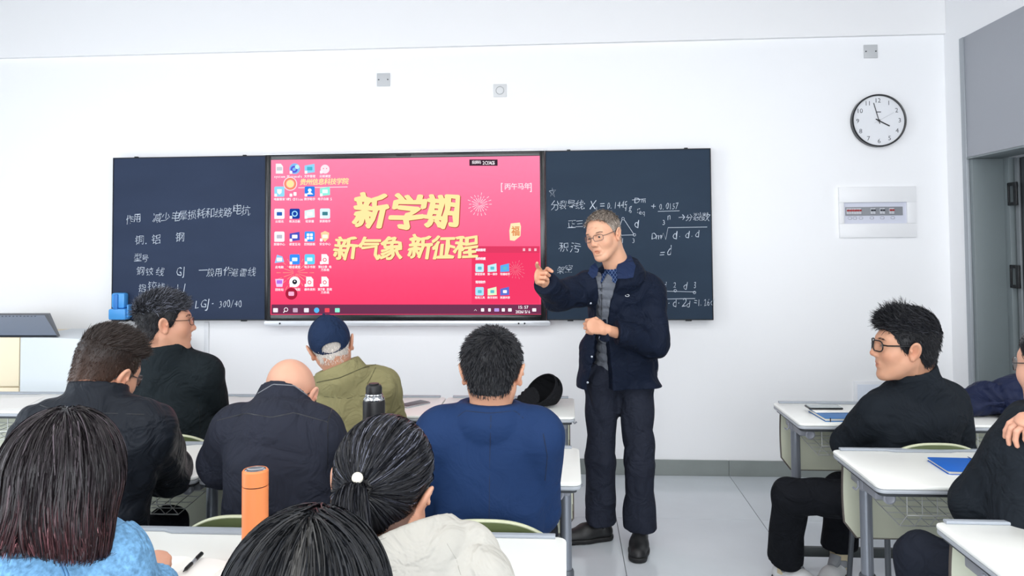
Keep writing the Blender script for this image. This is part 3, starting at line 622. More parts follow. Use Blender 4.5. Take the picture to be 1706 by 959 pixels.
# ================================================================ desks and chairs
M_top = mat('desk_top_white', 'f0f2ee', .35, var=.015); M_edge = mat('desk_edge_grey', 'a9aeb5', .4); M_led = mat('desk_ledge_grey', '9aa1aa', .4)
M_und = mat('desk_underside_dark', '3a3e42', .6); M_pan = mat('modesty_olive_grey', 'c9ccb8', .45); M_pane = mat('modesty_edge', '4f4742', .5)
M_leg = mat('desk_leg_grey', '868b94', .35, metal=.5); M_leg2 = mat('desk_leg_dark', '5a5f66', .4, metal=.3); M_bar = mat('desk_crossbar_dark', '3b4143', .5)
M_clr = mat('bracket_grey', '8b8e96', .35); M_wire = mat('basket_wire_white', 'c9ccc9', .35, metal=.3)
DW, DD, DH = .668, .45, .75
def make_desk():
    t = empty('student_desk')              # origin: back-left corner of the top on the floor; x to the right, y towards the board is 0 at the back edge
    hwid = DW-.006; x0, x1, y0, y1 = .003, .003+hwid, -DD, 0
    B().prism(rrect(x0, y0, x1, y1, .03), 'z', DH-.012, DH, .004).ob('tabletop', M_top, t)
    B().prism(rrect(x0+.001, y0+.001, x1-.001, y1-.001, .03), 'z', DH-.026, DH-.0125, .004).ob('edge_band', M_edge, t)
    B().prism(rrect(x0+.015, y0+.02, x1-.015, y1-.012, .02), 'z', DH-.040, DH-.0265, .002).ob('underside', M_und, t)
    B().prism([(x0+.03, 0), (x1-.03, 0), (x1-.03, -.02), (x0+.46, -.02), (x0+.43, -.034), (x0+.23, -.034), (x0+.20, -.02), (x0+.03, -.02)], 'z', DH, DH+.009, .002).ob('pencil_ledge', M_led, t)
    # hanging modesty panel, slightly bowed, rounded lower corners
    P = rrect(.03, .435, DW-.03, DH-.042, .06); n = 14; b_ = B()
    vs = {}
    g = [[None]*(n+1) for _ in range(9)]
    zlo, zhi = .435, DH-.042
    for i in range(n+1):
        x = .03+(DW-.06)*i/n
        e_ = min(x-.03, DW-.03-x); zl = zlo+(.06-math.sqrt(max(0, .06**2-(.06-min(e_, .06))**2)) if e_ < .06 else 0)
        for j in range(9):
            z = zl+(zhi-zl)*j/8; y = -.055+.012*math.sin(math.pi*j/8)
            g[j][i] = (x, y, z)
    fv = [[b_.bm.verts.new(g[j][i]) for i in range(n+1)] for j in range(9)]; bv = [[b_.bm.verts.new((p[0], p[1]+.008, p[2])) for p in row] for row in g]
    for j in range(8):
        for i in range(n):
            b_.bm.faces.new((fv[j][i], fv[j][i+1], fv[j+1][i+1], fv[j+1][i])); b_.bm.faces.new((bv[j][i], bv[j+1][i], bv[j+1][i+1], bv[j][i+1]))
    for i in range(n):
        b_.bm.faces.new((fv[0][i], bv[0][i], bv[0][i+1], fv[0][i+1]))
        b_.bm.faces.new((fv[8][i], fv[8][i+1], bv[8][i+1], bv[8][i]))
    for j in range(8):
        b_.bm.faces.new((fv[j][0], fv[j+1][0], bv[j+1][0], bv[j][0])); b_.bm.faces.new((fv[j][n], bv[j][n], bv[j+1][n], fv[j+1][n]))
    mp_ = b_.ob('modesty_panel', M_pan, t)
    rim = [(g[j][0][0], g[j][0][1]+.004, g[j][0][2]) for j in range(8, -1, -1)]+[(g[0][i][0], g[0][i][1]+.004, g[0][i][2]) for i in range(1, n)]+[(g[j][n][0], g[j][n][1]+.004, g[j][n][2]) for j in range(9)]
    B().tube(rim, .0045, 6).ob('panel_rim', M_pane, mp_)
    for s_, lx in ((1, .058), (-1, DW-.058)):
        ly = -.195
        B().tube([(lx, ly, .30), (lx, ly, DH-.085)], .0215, 14).ob('leg', M_leg, t)
        B().tube([(lx, ly, .255), (lx, ly, .262), (lx, ly, .355), (lx, ly, .362)], [.026, .029, .029, .0255], 14).ob('leg_collar', M_leg2, t)
        B().tube([(lx, ly, .03), (lx, ly, .255)], .0235, 14).ob('lower_leg', M_leg, t)
        B().tube([(lx, -.42, .022), (lx, ly, .030), (lx, .02, .022)], [.016, .021, .016], 10).ob('foot', M_leg2, t)
        for fy in (-.41, .01): B().lathe([(0, 0), (.018, 0), (.016, .014), (0, .014)], 12, (lx, fy, 0)).ob('foot_pad', M_blk, t)
        B().tube([(lx, ly, DH-.095), (lx, ly, DH-.083), (lx, ly, DH-.045), (lx, ly, DH-.041)], [.019, .027, .027, .024], 12).ob('leg_cap', M_clr, t)
        B().box((lx-.017, ly-.13, DH-.085), (lx+.017, ly+.10, DH-.0405), .006).ob('bracket', M_clr, t)
        kx = lx+s_*.026
        B().lathe([(0, 0), (.019, 0), (.021, .003), (.021, .014), (.016, .017), (.012, .015), (0, .015)], 18, (kx, ly-.130, DH-.075), rx).ob('knob', mat('knob_grey', '9b9ea8', .35), t)
        B().tube([(lx-s_*.045, -.25, DH-.041), (lx-s_*.045, -.25, DH-.065), (lx-s_*.054, -.25, DH-.074), (lx-s_*.064, -.25, DH-.066)], .004, 6).ob('bag_hook', M_clr, t)
    B().box((.058, -.2125, .078), (DW-.058, -.1875, .122), .004).ob('crossbar', M_bar, t)
    za, zb = DH-.045, DH-.165; xa_, xb_ = .115, DW-.115; yf, yr = -.40, -.075
    bsk = B().tube([(xa_, yf+.06, zb), (xb_, yf+.06, zb)], .0024, 5).ob('basket', M_wire, t)
    for q_ in ((yr, zb+.02), (yf, zb+.055)): B().tube([(xa_, *q_), (xb_, *q_)], .0024, 5).ob('basket_wire', M_wire, bsk)
    wm = B().tube([(0, yf, za), (0, yf, zb+.055), (0, yf+.06, zb), (0, yr, zb+.02), (0, yr, za)], .0018, 5, cap=False).mesh('basket_wire', M_wire)
    for k_ in range(10): link('basket_wire', wm, None, bsk, (xa_+(xb_-xa_)*k_/9, 0, 0))
    wm2 = B().tube([(xa_, 0, 0), (xb_, 0, 0)], .0018, 5).mesh('basket_wire', M_wire)
    for k_ in range(1, 5): link('basket_wire', wm2, None, bsk, (0, yf+.06+(yr-yf-.06)*k_/5, zb+.02*k_/5))
    return t
DP = make_desk(); used = [False]
def desk(x, yback, label):
    o = DP if not used[0] else copy_tree(DP); used[0] = True
    o.location = (x, yback, 0); tag(o, label, 'desk', 'white student desks in rows'); return o
L = 'white student desk, '
desk(.035-DW, 4.03, L+'front left block, holding the black cap')
desk(.035-2*DW, 4.03, L+'front left block, behind the olive jacket and phone')
desk(.035-3*DW, 4.03, L+'front left block, in front of the glasses-wearing man by the chalkboard')
desk(.045-DW, 3.055, L+'second row, in front of the navy blazer')
desk(.045-2*DW, 3.055, L+'second row, in front of the bald man')
desk(.045-3*DW, 3.055, L+'second row, under the elbow of the buzz-cut man')
desk(-.005-DW, 2.135, L+'third row left block, empty near corner beside the cream coat')
desk(-.005-2*DW, 2.135, L+'third row, holding the orange bottle and open notebook')
desk(-.005-3*DW, 2.135, L+'third row, in front of the denim jacket')
desk(1.012, 3.945, L+'front right block, holding the stacked phone and blue book')
desk(1.012+DW, 3.945, L+'front right block, holding the heaped navy jacket')
desk(1.005, 3.07, L+'second row right block, holding the blue notebook')
desk(1.03, 2.30, L+'nearest of the right block, bare top cut by the frame')
fd = desk(-2.66-DW, 4.06, L+'at the left frame edge in front of the podium')

M_seat = mat('chair_olive_plastic', '5f6a45', .42); M_rim = mat('chair_rim_light', 'b9bda0', .4); M_cl = mat('chair_leg_grey', '5c6167', .4, metal=.4)
def make_chair():                       # origin under seat centre, faces +y
    t = empty('student_chair')
    def shell(f, nu, nv, name, thick, m_):
        b_ = B(); F_ = [[b_.bm.verts.new(f(u/nu, v/nv, 0)) for u in range(nu+1)] for v in range(nv+1)]; K = [[b_.bm.verts.new(f(u/nu, v/nv, thick)) for u in range(nu+1)] for v in range(nv+1)]
        for v in range(nv):
            for u in range(nu):
                b_.bm.faces.new((F_[v][u], F_[v][u+1], F_[v+1][u+1], F_[v+1][u])); b_.bm.faces.new((K[v][u], K[v+1][u], K[v+1][u+1], K[v][u+1]))
        for u in range(nu):
            b_.bm.faces.new((F_[0][u], K[0][u], K[0][u+1], F_[0][u+1])); b_.bm.faces.new((F_[nv][u], F_[nv][u+1], K[nv][u+1], K[nv][u]))
        for v in range(nv):
            b_.bm.faces.new((F_[v][0], F_[v+1][0], K[v+1][0], K[v][0])); b_.bm.faces.new((F_[v][nu], K[v][nu], K[v+1][nu], F_[v+1][nu]))
        return b_.ob(name, m_, t, smooth=50)
    def fb(u, v, th):
        a = (u-.5)*2; w = .205-.02*(1-v)
        x = a*w; z = .50+v*.275*(1-.30*abs(a)**2.6) ; y = -.20-.05*v+.035*a*a-th
        return (x, y, z)
    bk = shell(fb, 18, 8, 'backrest', .012, M_seat)
    B().tube([(lambda p: (p[0], p[1], p[2]+.002))(fb(i/24, 1, .006)) for i in range(25)], .0065, 6).ob('backrest_rim', M_rim, bk)
    def fs(u, v, th):
        a = (u-.5)*2; x = a*(.205-.015*v); y = -.19+.40*v; z = .435+.012*a*a-.02*max(0, v-.8)*5*.6-th
        return (x, y, z)
    shell(fs, 12, 10, 'seat', .012, M_seat)
    for sx in (-1, 1):
        B().tube([(sx*.17, .15, .415), (sx*.19, .19, .012)], .011, 10).ob('leg', M_cl, t)
        B().tube([(sx*.17, -.20, .60), (sx*.17, -.195, .415), (sx*.19, -.25, .012)], .011, 10).ob('leg', M_cl, t)
        B().tube([(sx*.17, -.19, .412), (sx*.17, .15, .412)], .009, 8).ob('seat_rail', M_cl, t)
        for p in ((sx*.19, .19), (sx*.19, -.25)): B().lathe([(0, 0), (.016, 0), (.014, .02), (0, .02)], 10, (p[0], p[1], 0)).ob('foot_cap', M_blk, t)
    B().tube([(-.17, .10, .405), (.17, .10, .405)], .009, 8).ob('stretcher', M_cl, t)
    return t
CP = make_chair(); cused = [False]
def chair(x, y, rz, label):
    o = CP if not cused[0] else copy_tree(CP); cused[0] = True
    o.location = (x, y, 0); o.rotation_euler = (0, 0, rz); return tag(o, label, 'chair', 'olive plastic student chairs')
# ================================================================ rounded-form toolkit: smooth unions of tapered limbs meshed as one surface
def nrm(v): v = np.asarray(v, float); return v/max(1e-9, np.linalg.norm(v))
A3 = lambda *a: np.array(a, float)
class Field:
    def __init__(s, lo, hi, h):
        s.lo = np.asarray(lo, float); s.h = h; s.n = np.maximum(8, np.ceil((np.asarray(hi)-s.lo)/h).astype(int)+1)
        s.f = np.full(s.n, 1., np.float32)
    def ax(s): return [s.lo[i]+s.h*np.arange(s.n[i]) for i in range(3)]
    def _sub(s, lo, hi, m):
        a = np.clip(np.floor((np.asarray(lo)-m-s.lo)/s.h).astype(int), 0, s.n); b = np.clip(np.ceil((np.asarray(hi)+m-s.lo)/s.h).astype(int)+1, 0, s.n)
        if (b <= a).any(): return None, None
        sl = tuple(slice(a[i], b[i]) for i in range(3))
        g = [(s.lo[i]+s.h*np.arange(a[i], b[i])).astype(np.float32) for i in range(3)]
        return sl, (g[0][:, None, None], g[1][None, :, None], g[2][None, None, :])
    def op(s, d, sl, k, mode):
        f = s.f[sl]
        if mode == 'u':
            if k > 0:
                h = np.clip(.5+.5*(d-f)/k, 0, 1); s.f[sl] = d*(1-h)+f*h-k*h*(1-h)
            else: s.f[sl] = np.minimum(f, d)
        else:                                   # subtract
            d = -d
            if k > 0:
                h = np.clip(.5-.5*(d-f)/k, 0, 1); s.f[sl] = d*(1-h)+f*h+k*h*(1-h)
            else: s.f[sl] = np.maximum(f, d)
    def ell(s, c, r, R=None, k=.01, mode='u'):
        c = np.asarray(c, float); r = np.asarray(r, float); M_ = max(r)
        sl, g = s._sub(c-M_, c+M_, .03+k)
        if sl is None: return s
        q = [g[i]-c[i] for i in range(3)]
        if R is not None:
            R = np.asarray(R); q = [q[0]*R[0, j]+q[1]*R[1, j]+q[2]*R[2, j] for j in range(3)]
        k0 = np.sqrt(sum((q[i]/r[i])**2 for i in range(3))); k1 = np.sqrt(sum((q[i]/r[i]**2)**2 for i in range(3)))
        s.op(k0*(k0-1)/np.maximum(k1, 1e-6), sl, k, mode); return s
    def cone(s, a, b, ra, rb, k=.01, mode='u', n=None, flat=1.):
        a = np.asarray(a, float); b = np.asarray(b, float); M_ = max(ra, rb)
        sl, g = s._sub(np.minimum(a, b)-M_, np.maximum(a, b)+M_, .03+k)
        if sl is None: return s
        ba = b-a; L2 = max(1e-9, ba@ba); q = [g[i]-a[i] for i in range(3)]
        t = np.clip((q[0]*ba[0]+q[1]*ba[1]+q[2]*ba[2])/L2, 0, 1)
        q = [q[i]-t*ba[i] for i in range(3)]
        if n is not None:
            n = nrm(n); qn = q[0]*n[0]+q[1]*n[1]+q[2]*n[2]; e = (1/flat-1); q = [q[i]+n[i]*qn*e for i in range(3)]
        d = np.sqrt(q[0]**2+q[1]**2+q[2]**2)-(ra+(rb-ra)*t)
        if n is not None: d = d*(.5+.5*flat)
        s.op(d, sl, k, mode); return s
    def cyl(s, a, b, r, k=.003, mode='s'):
        a = np.asarray(a, float); b = np.asarray(b, float); sl, g = s._sub(np.minimum(a, b)-r, np.maximum(a, b)+r, .02+k)
        if sl is None: return s
        ba = b-a; L = np.linalg.norm(ba); u = ba/L; q = [g[i]-a[i] for i in range(3)]; t = q[0]*u[0]+q[1]*u[1]+q[2]*u[2]
        rad = np.sqrt(sum((q[i]-t*u[i])**2 for i in range(3)))-r
        s.op(np.maximum(rad, np.abs(t-L/2)-L/2), sl, k, mode); return s
    def fn(s, F, mode='max'):                   # F(X,Y,Z)->d over the whole grid, intersect / add
        g = [v.astype(np.float32) for v in s.ax()]; d = F(g[0][:, None, None], g[1][None, :, None], g[2][None, None, :])
        if mode == 'max': s.f = np.maximum(s.f, d).astype(np.float32)
        elif mode == 'min': s.f = np.minimum(s.f, d).astype(np.float32)
        else: s.f = (s.f+d).astype(np.float32)
        return s
    def sample(s, P):
        q = (P-s.lo)/s.h; i = np.clip(np.floor(q).astype(int), 0, s.n-2); t = np.clip(q-i, 0, 1); r = 0
        for dx in (0, 1):
            for dy in (0, 1):
                for dz in (0, 1):
                    w_ = (t[:, 0] if dx else 1-t[:, 0])*(t[:, 1] if dy else 1-t[:, 1])*(t[:, 2] if dz else 1-t[:, 2])
                    r = r+w_*s.f[i[:, 0]+dx, i[:, 1]+dy, i[:, 2]+dz]
        return r
    def grad(s, P):
        e = s.h; G = np.stack([s.sample(P+np.eye(3)[i]*e)-s.sample(P-np.eye(3)[i]*e) for i in range(3)], -1)
        return G/np.maximum(1e-7, np.linalg.norm(G, axis=1))[:, None]
    def mesh(s):
        f = s.f; f[0] = f[-1] = 1; f[:, 0] = f[:, -1] = 1; f[:, :, 0] = f[:, :, -1] = 1
        g = f < 0; n = f.shape
        c = np.zeros((n[0]-1, n[1]-1, n[2]-1), np.int8)
        for dx in (0, 1):
            for dy in (0, 1):
                for dz in (0, 1): c += g[dx:n[0]-1+dx, dy:n[1]-1+dy, dz:n[2]-1+dz]
        act = np.argwhere((c > 0) & (c < 8)); idx = np.full(c.shape, -1, np.int32); idx[tuple(act.T)] = np.arange(len(act))
        acc = np.zeros((len(act), 3)); cnt = np.zeros(len(act))
        for axs in range(3):
            o1, o2 = [a for a in range(3) if a != axs]
            for p in (0, 1):
                for q in (0, 1):
                    a = act.copy(); a[:, o1] += p; a[:, o2] += q; b = a.copy(); b[:, axs] += 1
                    fa = f[tuple(a.T)]; fb = f[tuple(b.T)]; m_ = (fa < 0) != (fb < 0)
                    t = np.where(m_, fa/np.where(m_, fa-fb, 1), 0); P = a.astype(float); P[:, axs] += t
                    acc[m_] += P[m_]; cnt[m_] += 1
        V = s.lo+s.h*acc/np.maximum(cnt, 1)[:, None]; Q = []
        for axs in range(3):
            o1, o2 = [(1, 2), (2, 0), (0, 1)][axs]
            sl0 = [slice(1, -1)]*3; sl1 = [slice(1, -1)]*3; sl0[axs] = slice(0, -1); sl1[axs] = slice(1, None)
            a = g[tuple(sl0)]; b = g[tuple(sl1)]
            e = np.argwhere(a != b); off = np.array([1, 1, 1]); off[axs] = 0; e = e+off
            s0 = g[tuple(e.T)]
            def I(p, q): k_ = e.copy(); k_[:, o1] -= p; k_[:, o2] -= q; return idx[tuple(k_.T)]
            q4 = np.stack([I(1, 1), I(0, 1), I(0, 0), I(1, 0)], -1)
            q4 = np.where(s0[:, None], q4, q4[:, ::-1]); Q.append(q4)
        Q = np.concatenate(Q); Q = Q[(Q >= 0).all(1)]
        return V, Q
def relax(V, Q, it=1, lam=.5):
    n = len(V)
    for _ in range(it):
        S = np.zeros((n, 3)); C = np.zeros(n)
        for i in range(4):
            a = Q[:, i]; b = Q[:, (i+1) % 4]
            for j in range(3): S[:, j] += np.bincount(a, V[b, j], n)+np.bincount(b, V[a, j], n)
            C += np.bincount(a, minlength=n)+np.bincount(b, minlength=n)
        V = V+(S/np.maximum(C, 1)[:, None]-V)*lam
    return V
def joinm(parts):
    V = []; Q = []; T = []; n = 0
    for v, q, t in parts:
        V.append(v); Q.append(q+n); T.append(t if t is not None else np.ones((len(v), 3))); n += len(v)
    return np.concatenate(V), np.concatenate(Q), np.concatenate(T)
def folds(amp, f, seed=0, ax=(1, 1, 1)):        # cloth creases: warped ridges
    r = np.random.RandomState(seed); p = r.rand(9)*6.28; ax = np.asarray(ax, float)
    def F(X, Y, Z):
        X = X*f*ax[0]; Y = Y*f*ax[1]; Z = Z*f*ax[2]
        a = X+1.3*np.sin(.7*Y+p[0])+.9*np.sin(.9*Z+p[1]); b = Y+1.2*np.sin(.8*Z+p[2])+.8*np.sin(.6*X+p[3]); c = Z+1.2*np.sin(.8*X+p[4])+.7*np.sin(.7*Y+p[5])
        v = np.sin(a+p[6])*np.sin(b*.8+c*.6+p[7])
        w_ = np.sin(c*1.7+.8*a+p[8])
        return amp*(1-2*np.abs(v)**.7*.9+.35*w_)
    return F
# ---- strands
def tubes(P, w0, w1=.3, sides=3, F=None):
    S, K, _ = P.shape
    T = np.gradient(P, axis=1); T /= np.maximum(1e-9, np.linalg.norm(T, axis=2))[..., None]
    up = np.array([.31, .17, .93]); U = np.cross(T, up); U /= np.maximum(1e-9, np.linalg.norm(U, axis=2))[..., None]; W_ = np.cross(T, U)
    k = np.linspace(0, 1, K); w0 = np.broadcast_to(w0, (S,)); rad = w0[:, None]*(1-(1-w1)*k**1.5)[None]
    if sides == 2:                              # flat blades that lie along the head
        N_ = np.broadcast_to(F, P.shape) if F is not None else U
        U = np.cross(T, N_); U /= np.maximum(1e-9, np.linalg.norm(U, axis=2))[..., None]; N2 = np.cross(U, T)
        an = np.random.RandomState(S).uniform(-1.05, 1.05, S)[:, None, None]; U = U*np.cos(an)+N2*np.sin(an)
        V = np.stack([P-U*rad[..., None]*1.15, P+U*rad[..., None]*1.15], 2)
        b_ = (np.arange(S)*K*2)[:, None]+(np.arange(K-1)*2)[None, :]
        return V.reshape(-1, 3), np.stack([b_, b_+1, b_+3, b_+2], -1).reshape(-1, 4)
    a = 2*math.pi*np.arange(sides)/sides
    V = P[:, :, None, :]+rad[:, :, None, None]*(U[:, :, None, :]*np.cos(a)[None, None, :, None]+W_[:, :, None, :]*np.sin(a)[None, None, :, None])
    base = (np.arange(S)*K*sides)[:, None, None]+(np.arange(K-1)*sides)[None, :, None]; j = np.arange(sides)[None, None, :]; j2 = (j+1) % sides
    Q = np.stack([base+j, base+j2, base+sides+j2, base+sides+j], -1).reshape(-1, 4)
    return V.reshape(-1, 3), Q
def comb_strands(F, seeds, comb, L, seg, w0, lift=0., off=.001, snap=1., seed=0, noise=.15, droop=0.):
    r = np.random.RandomState(seed); P = seeds.copy(); n = len(P); L = np.broadcast_to(L, (n,))*(.75+.5*r.rand(n)); out = [P.copy()]
    jit = r.normal(0, noise, (n, 3)); off = off*r.uniform(.15, 1.5, n)
    for k in range(seg):
        G = F.grad(P); d = comb(P, k/seg)+jit; d = d/np.maximum(1e-9, np.linalg.norm(d, axis=1))[:, None]
        t = d-G*np.sum(G*d, 1)[:, None]*min(1, snap); t /= np.maximum(1e-9, np.linalg.norm(t, axis=1))[:, None]
        lf = lift*(1-droop*k/seg) if np.ndim(lift) == 0 else (lift*(1-droop*k/seg))[:, None]
        P = P+(t+G*lf)*(L/seg)[:, None]
        if snap >= 1:
            f = F.sample(P); tgt = off
            P = P-G*np.clip(f-tgt, -.01, .01)[:, None]
        out.append(P.copy())
    return np.stack(out, 1)
# ---- frame helpers
def frame(f, up=(0, 0, 1)):
    f = nrm(f); r = nrm(np.cross(f, nrm(up))); u = np.cross(r, f); return np.stack([r, f, u], 1)     # columns x=right, y=forward, z=up
def facedir(yaw, pitch=0, roll=0):             # yaw deg: 0 faces the board (+Y), positive turns left; pitch positive looks up; roll positive tips head to its right
    y, p, r = map(math.radians, (yaw, pitch, roll))
    f = A3(-math.sin(y)*math.cos(p), math.cos(y)*math.cos(p), math.sin(p)); R = frame(f)
    c, s_ = math.cos(r), math.sin(r); Rr = np.array([[c, 0, s_], [0, 1, 0], [-s_, 0, c]]); return R@Rr
# ---- head
def head_field(h, o):
    F = Field((-.115, -.14, -.16), (.115, .145, .165), h)
    fw = o.get('fw', 1.); jw = o.get('jaw', 1.)
    F.ell((0, -.016, .045), (.0765*fw, .097, .088), k=0)
    F.ell((0, .022, .005), (.070*fw, .078, .085), k=.02)
    F.ell((0, .030, -.048), (.056*jw, .060, .066), k=.03)
    for s_ in (-1, 1):
        F.cone((s_*.054*jw, -.002, -.045), (s_*.022*jw, .066, -.096), .017, .016, k=.03)
        F.ell((s_*.042*fw, .055, -.022), (.025, .026, .028), k=.02)
        F.cone((s_*.040, .066, .034), (s_*.010, .083, .032), .011, .011, k=.018)
    F.ell((0, .076, -.100), (.022, .017, .017), k=.018)
    F.ell((0, .074, -.060), (.028, .020, .022), k=.015)
    F.cone((0, .086, .020), (0, .107, -.022), .0075, .0115, k=.012)
    for s_ in (-1, 1):
        F.ell((s_*.0125, .099, -.027), (.0085, .011, .0085), k=.008)
        F.ell((s_*.032, .094, .012), (.017, .012, .012), k=.012, mode='s')
        F.ell((s_*.0315, .074, .011), (.0165, .0145, .014), k=.006)
        F.ell((s_*.0315, .091, .0095), (.0125, .010, o.get('eye', .0032)), k=.002, mode='s')
        F.ell((s_*.007, .108, -.034), (.0035, .006, .003), k=.002, mode='s')
    mo = o.get('mouth', .0)
    F.cone((-.019, .087, -.055), (.019, .087, -.055), .0062, .0062, k=.006).ell((0, .091, -.055), (.014, .007, .006), k=.004)
    F.cone((-.016, .086, -.067-mo), (.016, .086, -.067-mo), .0072, .0072, k=.006).ell((0, .090, -.067-mo), (.013, .007, .0065), k=.004)
    if mo > 0: F.ell((0, .096, -.061-mo*.5), (.015, .018, .0022+mo*.65), k=.003, mode='s')
    else: F.cone((-.021, .096, -.0605), (.021, .096, -.0605), .0022, .0022, k=.003, mode='s')
    if o.get('old'):
        for s_ in (-1, 1):
            F.cone((s_*.021, .098, -.026), (s_*.032, .086, -.060), .0022, .0022, k=.006, mode='s')
            F.cone((s_*.020, .094, -.004), (s_*.040, .084, -.008), .0018, .0018, k=.005, mode='s')
        for z in (.055, .066): F.cone((-.035, .082, z), (.035, .082, z), .0014, .0014, k=.004, mode='s')
    for s_ in (-1, 1):                         # ears
        e = s_*(.0775*fw+o.get('ear', .003)); T_ = frame((0, 1, .12), (s_*.35, 0, 1))
        es = o.get('es', 1.12)
        F.ell((e+s_*.004, -.010, .000), (.009, .018*es, .031*es), R=T_, k=.006)
        F.ell((e+s_*.013, -.007, .004), (.0075, .0105*es, .020*es), R=T_, k=.003, mode='s')
        F.ell((e+s_*.002, -.003, -.026), (.007, .009, .011), k=.005)
        F.ell((e+s_*.010, .003, .000), (.004, .005, .006), k=.003)
    return F
ZL = dict(                                     # lower boundary of the hair over head depth y : (ys, zs)
    short=([-.13, -.105, -.085, -.05, -.025, -.008, .004, .018, .034, .05, .066, .085, .11], [-.055, -.062, -.065, -.055, -.012, .018, -.012, -.012, .012, .045, .062, .072, .082]),
    recede=([-.13, -.10, -.085, -.05, -.025, -.008, .004, .018, .03, .045, .06, .085, .11], [-.05, -.055, -.060, -.05, -.008, .020, .005, .020, .055, .088, .108, .120, .13]),
    back=([-.13, -.105, -.085, -.05, -.028, -.008, .008, .02, .034, .05, .066, .085, .11], [-.070, -.075, -.078, -.060, -.03, .022, .01, .012, .03, .052, .068, .080, .092]))
def cap_field(HF, h, thick, zl, puff=None, amp=0., seed=0):
    F = Field(HF.lo-.02, HF.lo+HF.h*(HF.n-1)+.02, h); g = F.ax()
    X, Y, Z = np.meshgrid(*g, indexing='ij'); P = np.stack([X, Y, Z], -1).reshape(-1, 3)
    # scalp shape only: skull ellipsoids, so ears and nose stay out
    S = Field(F.lo, F.lo+F.h*(F.n-1), h); S.n = F.n; S.f = np.full(F.n, 1., np.float32)
    fw = HF.fw
    S.ell((0, -.016, .045), (.0765*fw, .097, .088), k=0).ell((0, .022, .005), (.070*fw, .078, .085), k=.02).ell((0, -.04, -.03), (.058*fw, .055, .06), k=.03)
    d = S.f
    t = None if callable(thick) else np.full(d.shape, thick, np.float32)
    if callable(thick): t = thick(X, Y, Z)
    z0 = np.interp(Y, zl[0], zl[1])
    t = np.maximum(t*np.clip((Z-z0)/.02+.25, .1, 1), .0022)
    f = d-t
    if amp: f = f+folds(amp, 60, seed)(X, Y, Z)
    f = np.maximum(f, (z0-Z)*.8)
    F.f = f.astype(np.float32); F.scalp = S
    return F
# ================================================================ people
M_eye = mat('eye_white', 'b8a99f', .3); M_iris = mat('eye_dark', '20140f', .1)
def skin(name, col): return mat(name, col, .48, var=.06, vscale=30, bump=.12, bscale=260, attr='tint', spec=.4, dist=.001)
SK = {'tan': skin('skin_tan', 'c9977b'), 'pale': skin('skin_pale', 'd0a089'), 'ruddy': skin('skin_ruddy', 'c9967c'), 'old': skin('skin_old', 'd6a487')}
for k_, m_ in SK.items():
    b = m_.node_tree.nodes['Principled BSDF']; b.inputs['Subsurface Weight'].default_value = .08; b.inputs['Subsurface Radius'].default_value = (.01, .004, .002); b.inputs['Subsurface Scale'].default_value = .3
def hairmat(name, col, rough=.38): return mat(name, col, rough, attr='tint', spec=.22)
def cloth(name, col, rough=.75, bs=420, bump=.25, var=.10, sheen=.0, vs=7):
    M_ = mat(name, col, rough, bump=bump, bscale=bs, var=var, vscale=vs, sheen=sheen, spec=.12, dist=.001)
    if not M_.get('cr'):
        M_['cr'] = 1; nt = M_.node_tree; b = nt.nodes['Principled BSDF']; tc = [n for n in nt.nodes if n.type == 'TEX_COORD'][0]
        n = nt.nodes.new('ShaderNodeTexNoise'); n.inputs['Scale'].default_value = 9; n.inputs['Detail'].default_value = 3; n.inputs['Distortion'].default_value = 1.2
        bp = nt.nodes.new('ShaderNodeBump'); bp.inputs['Strength'].default_value = .9; bp.inputs['Distance'].default_value = .03
        nt.links.new(tc.outputs['Object'], n.inputs[0]); nt.links.new(n.outputs[0], bp.inputs['Height'])
        old = b.inputs['Normal'].links[0].from_node; nt.links.new(bp.outputs[0], old.inputs['Normal'])
    return M_
def hand_prims(F, W, D, N, T, curl, th=(.5, .3), sc_=1.):
    """W wrist, D finger direction, N palm-side normal, T thumb side; curl = 4 x (a1,a2,a3) degrees"""
    D = nrm(D); N = nrm(N-D*(N@D)); T = nrm(T-D*(T@D)-N*(T@N)); s = sc_
    F.cone(W-D*.006, W+D*.02*s, .026*s, .027*s, k=.01, n=N, flat=.72)
    F.cone(W+D*.02*s, W+D*.078*s, .030*s, .038*s, k=.008, n=N, flat=.36)
    F.ell(W+D*.04*s+T*.022*s+N*.006*s, (.016*s, .016*s, .022*s), k=.01)
    for i in range(4):
        off = (.030, .010, -.010, -.029)[i]; ln = (1., 1.1, 1.03, .82)[i]
        p = W+D*(.083, .088, .086, .078)[i]*s+T*off*s; a = 0; d = D
        F.cone(W+D*.045*s+T*off*.8*s, p, .010*s, .0098*s, k=.006)
        for j, (L_, ra, rb) in enumerate(((.040, .0098, .0088), (.025, .0088, .0080), (.020, .0080, .0068))):
            a += math.radians(curl[i][j]); d = D*math.cos(a)+N*math.sin(a); q = p+d*L_*ln*s; F.cone(p, q, ra*s, rb*s, k=.0022); p = q
    p = W+D*.028*s+T*.026*s+N*.004; d = nrm(D*.75+T*.60+N*th[0]*.6)
    q = p+d*.038*s; F.cone(p, q, .0125*s, .0105*s, k=.006)
    d = nrm(D*.95+T*(.35-th[0]*.9)+N*th[0]); q2 = q+d*.030*s; F.cone(q, q2, .0105*s, .0095*s, k=.002)
    d = nrm(d+N*th[1]-T*th[1]*.5); F.cone(q2, q2+d*.022*s, .0095*s, .0075*s, k=.002)
FIST = [(75, 95, 60)]*4; RELAX = [(25, 30, 18), (30, 35, 20), (34, 38, 22), (38, 40, 24)]; POINT = [(8, 10, 6), (78, 95, 60), (80, 95, 60), (82, 95, 60)]
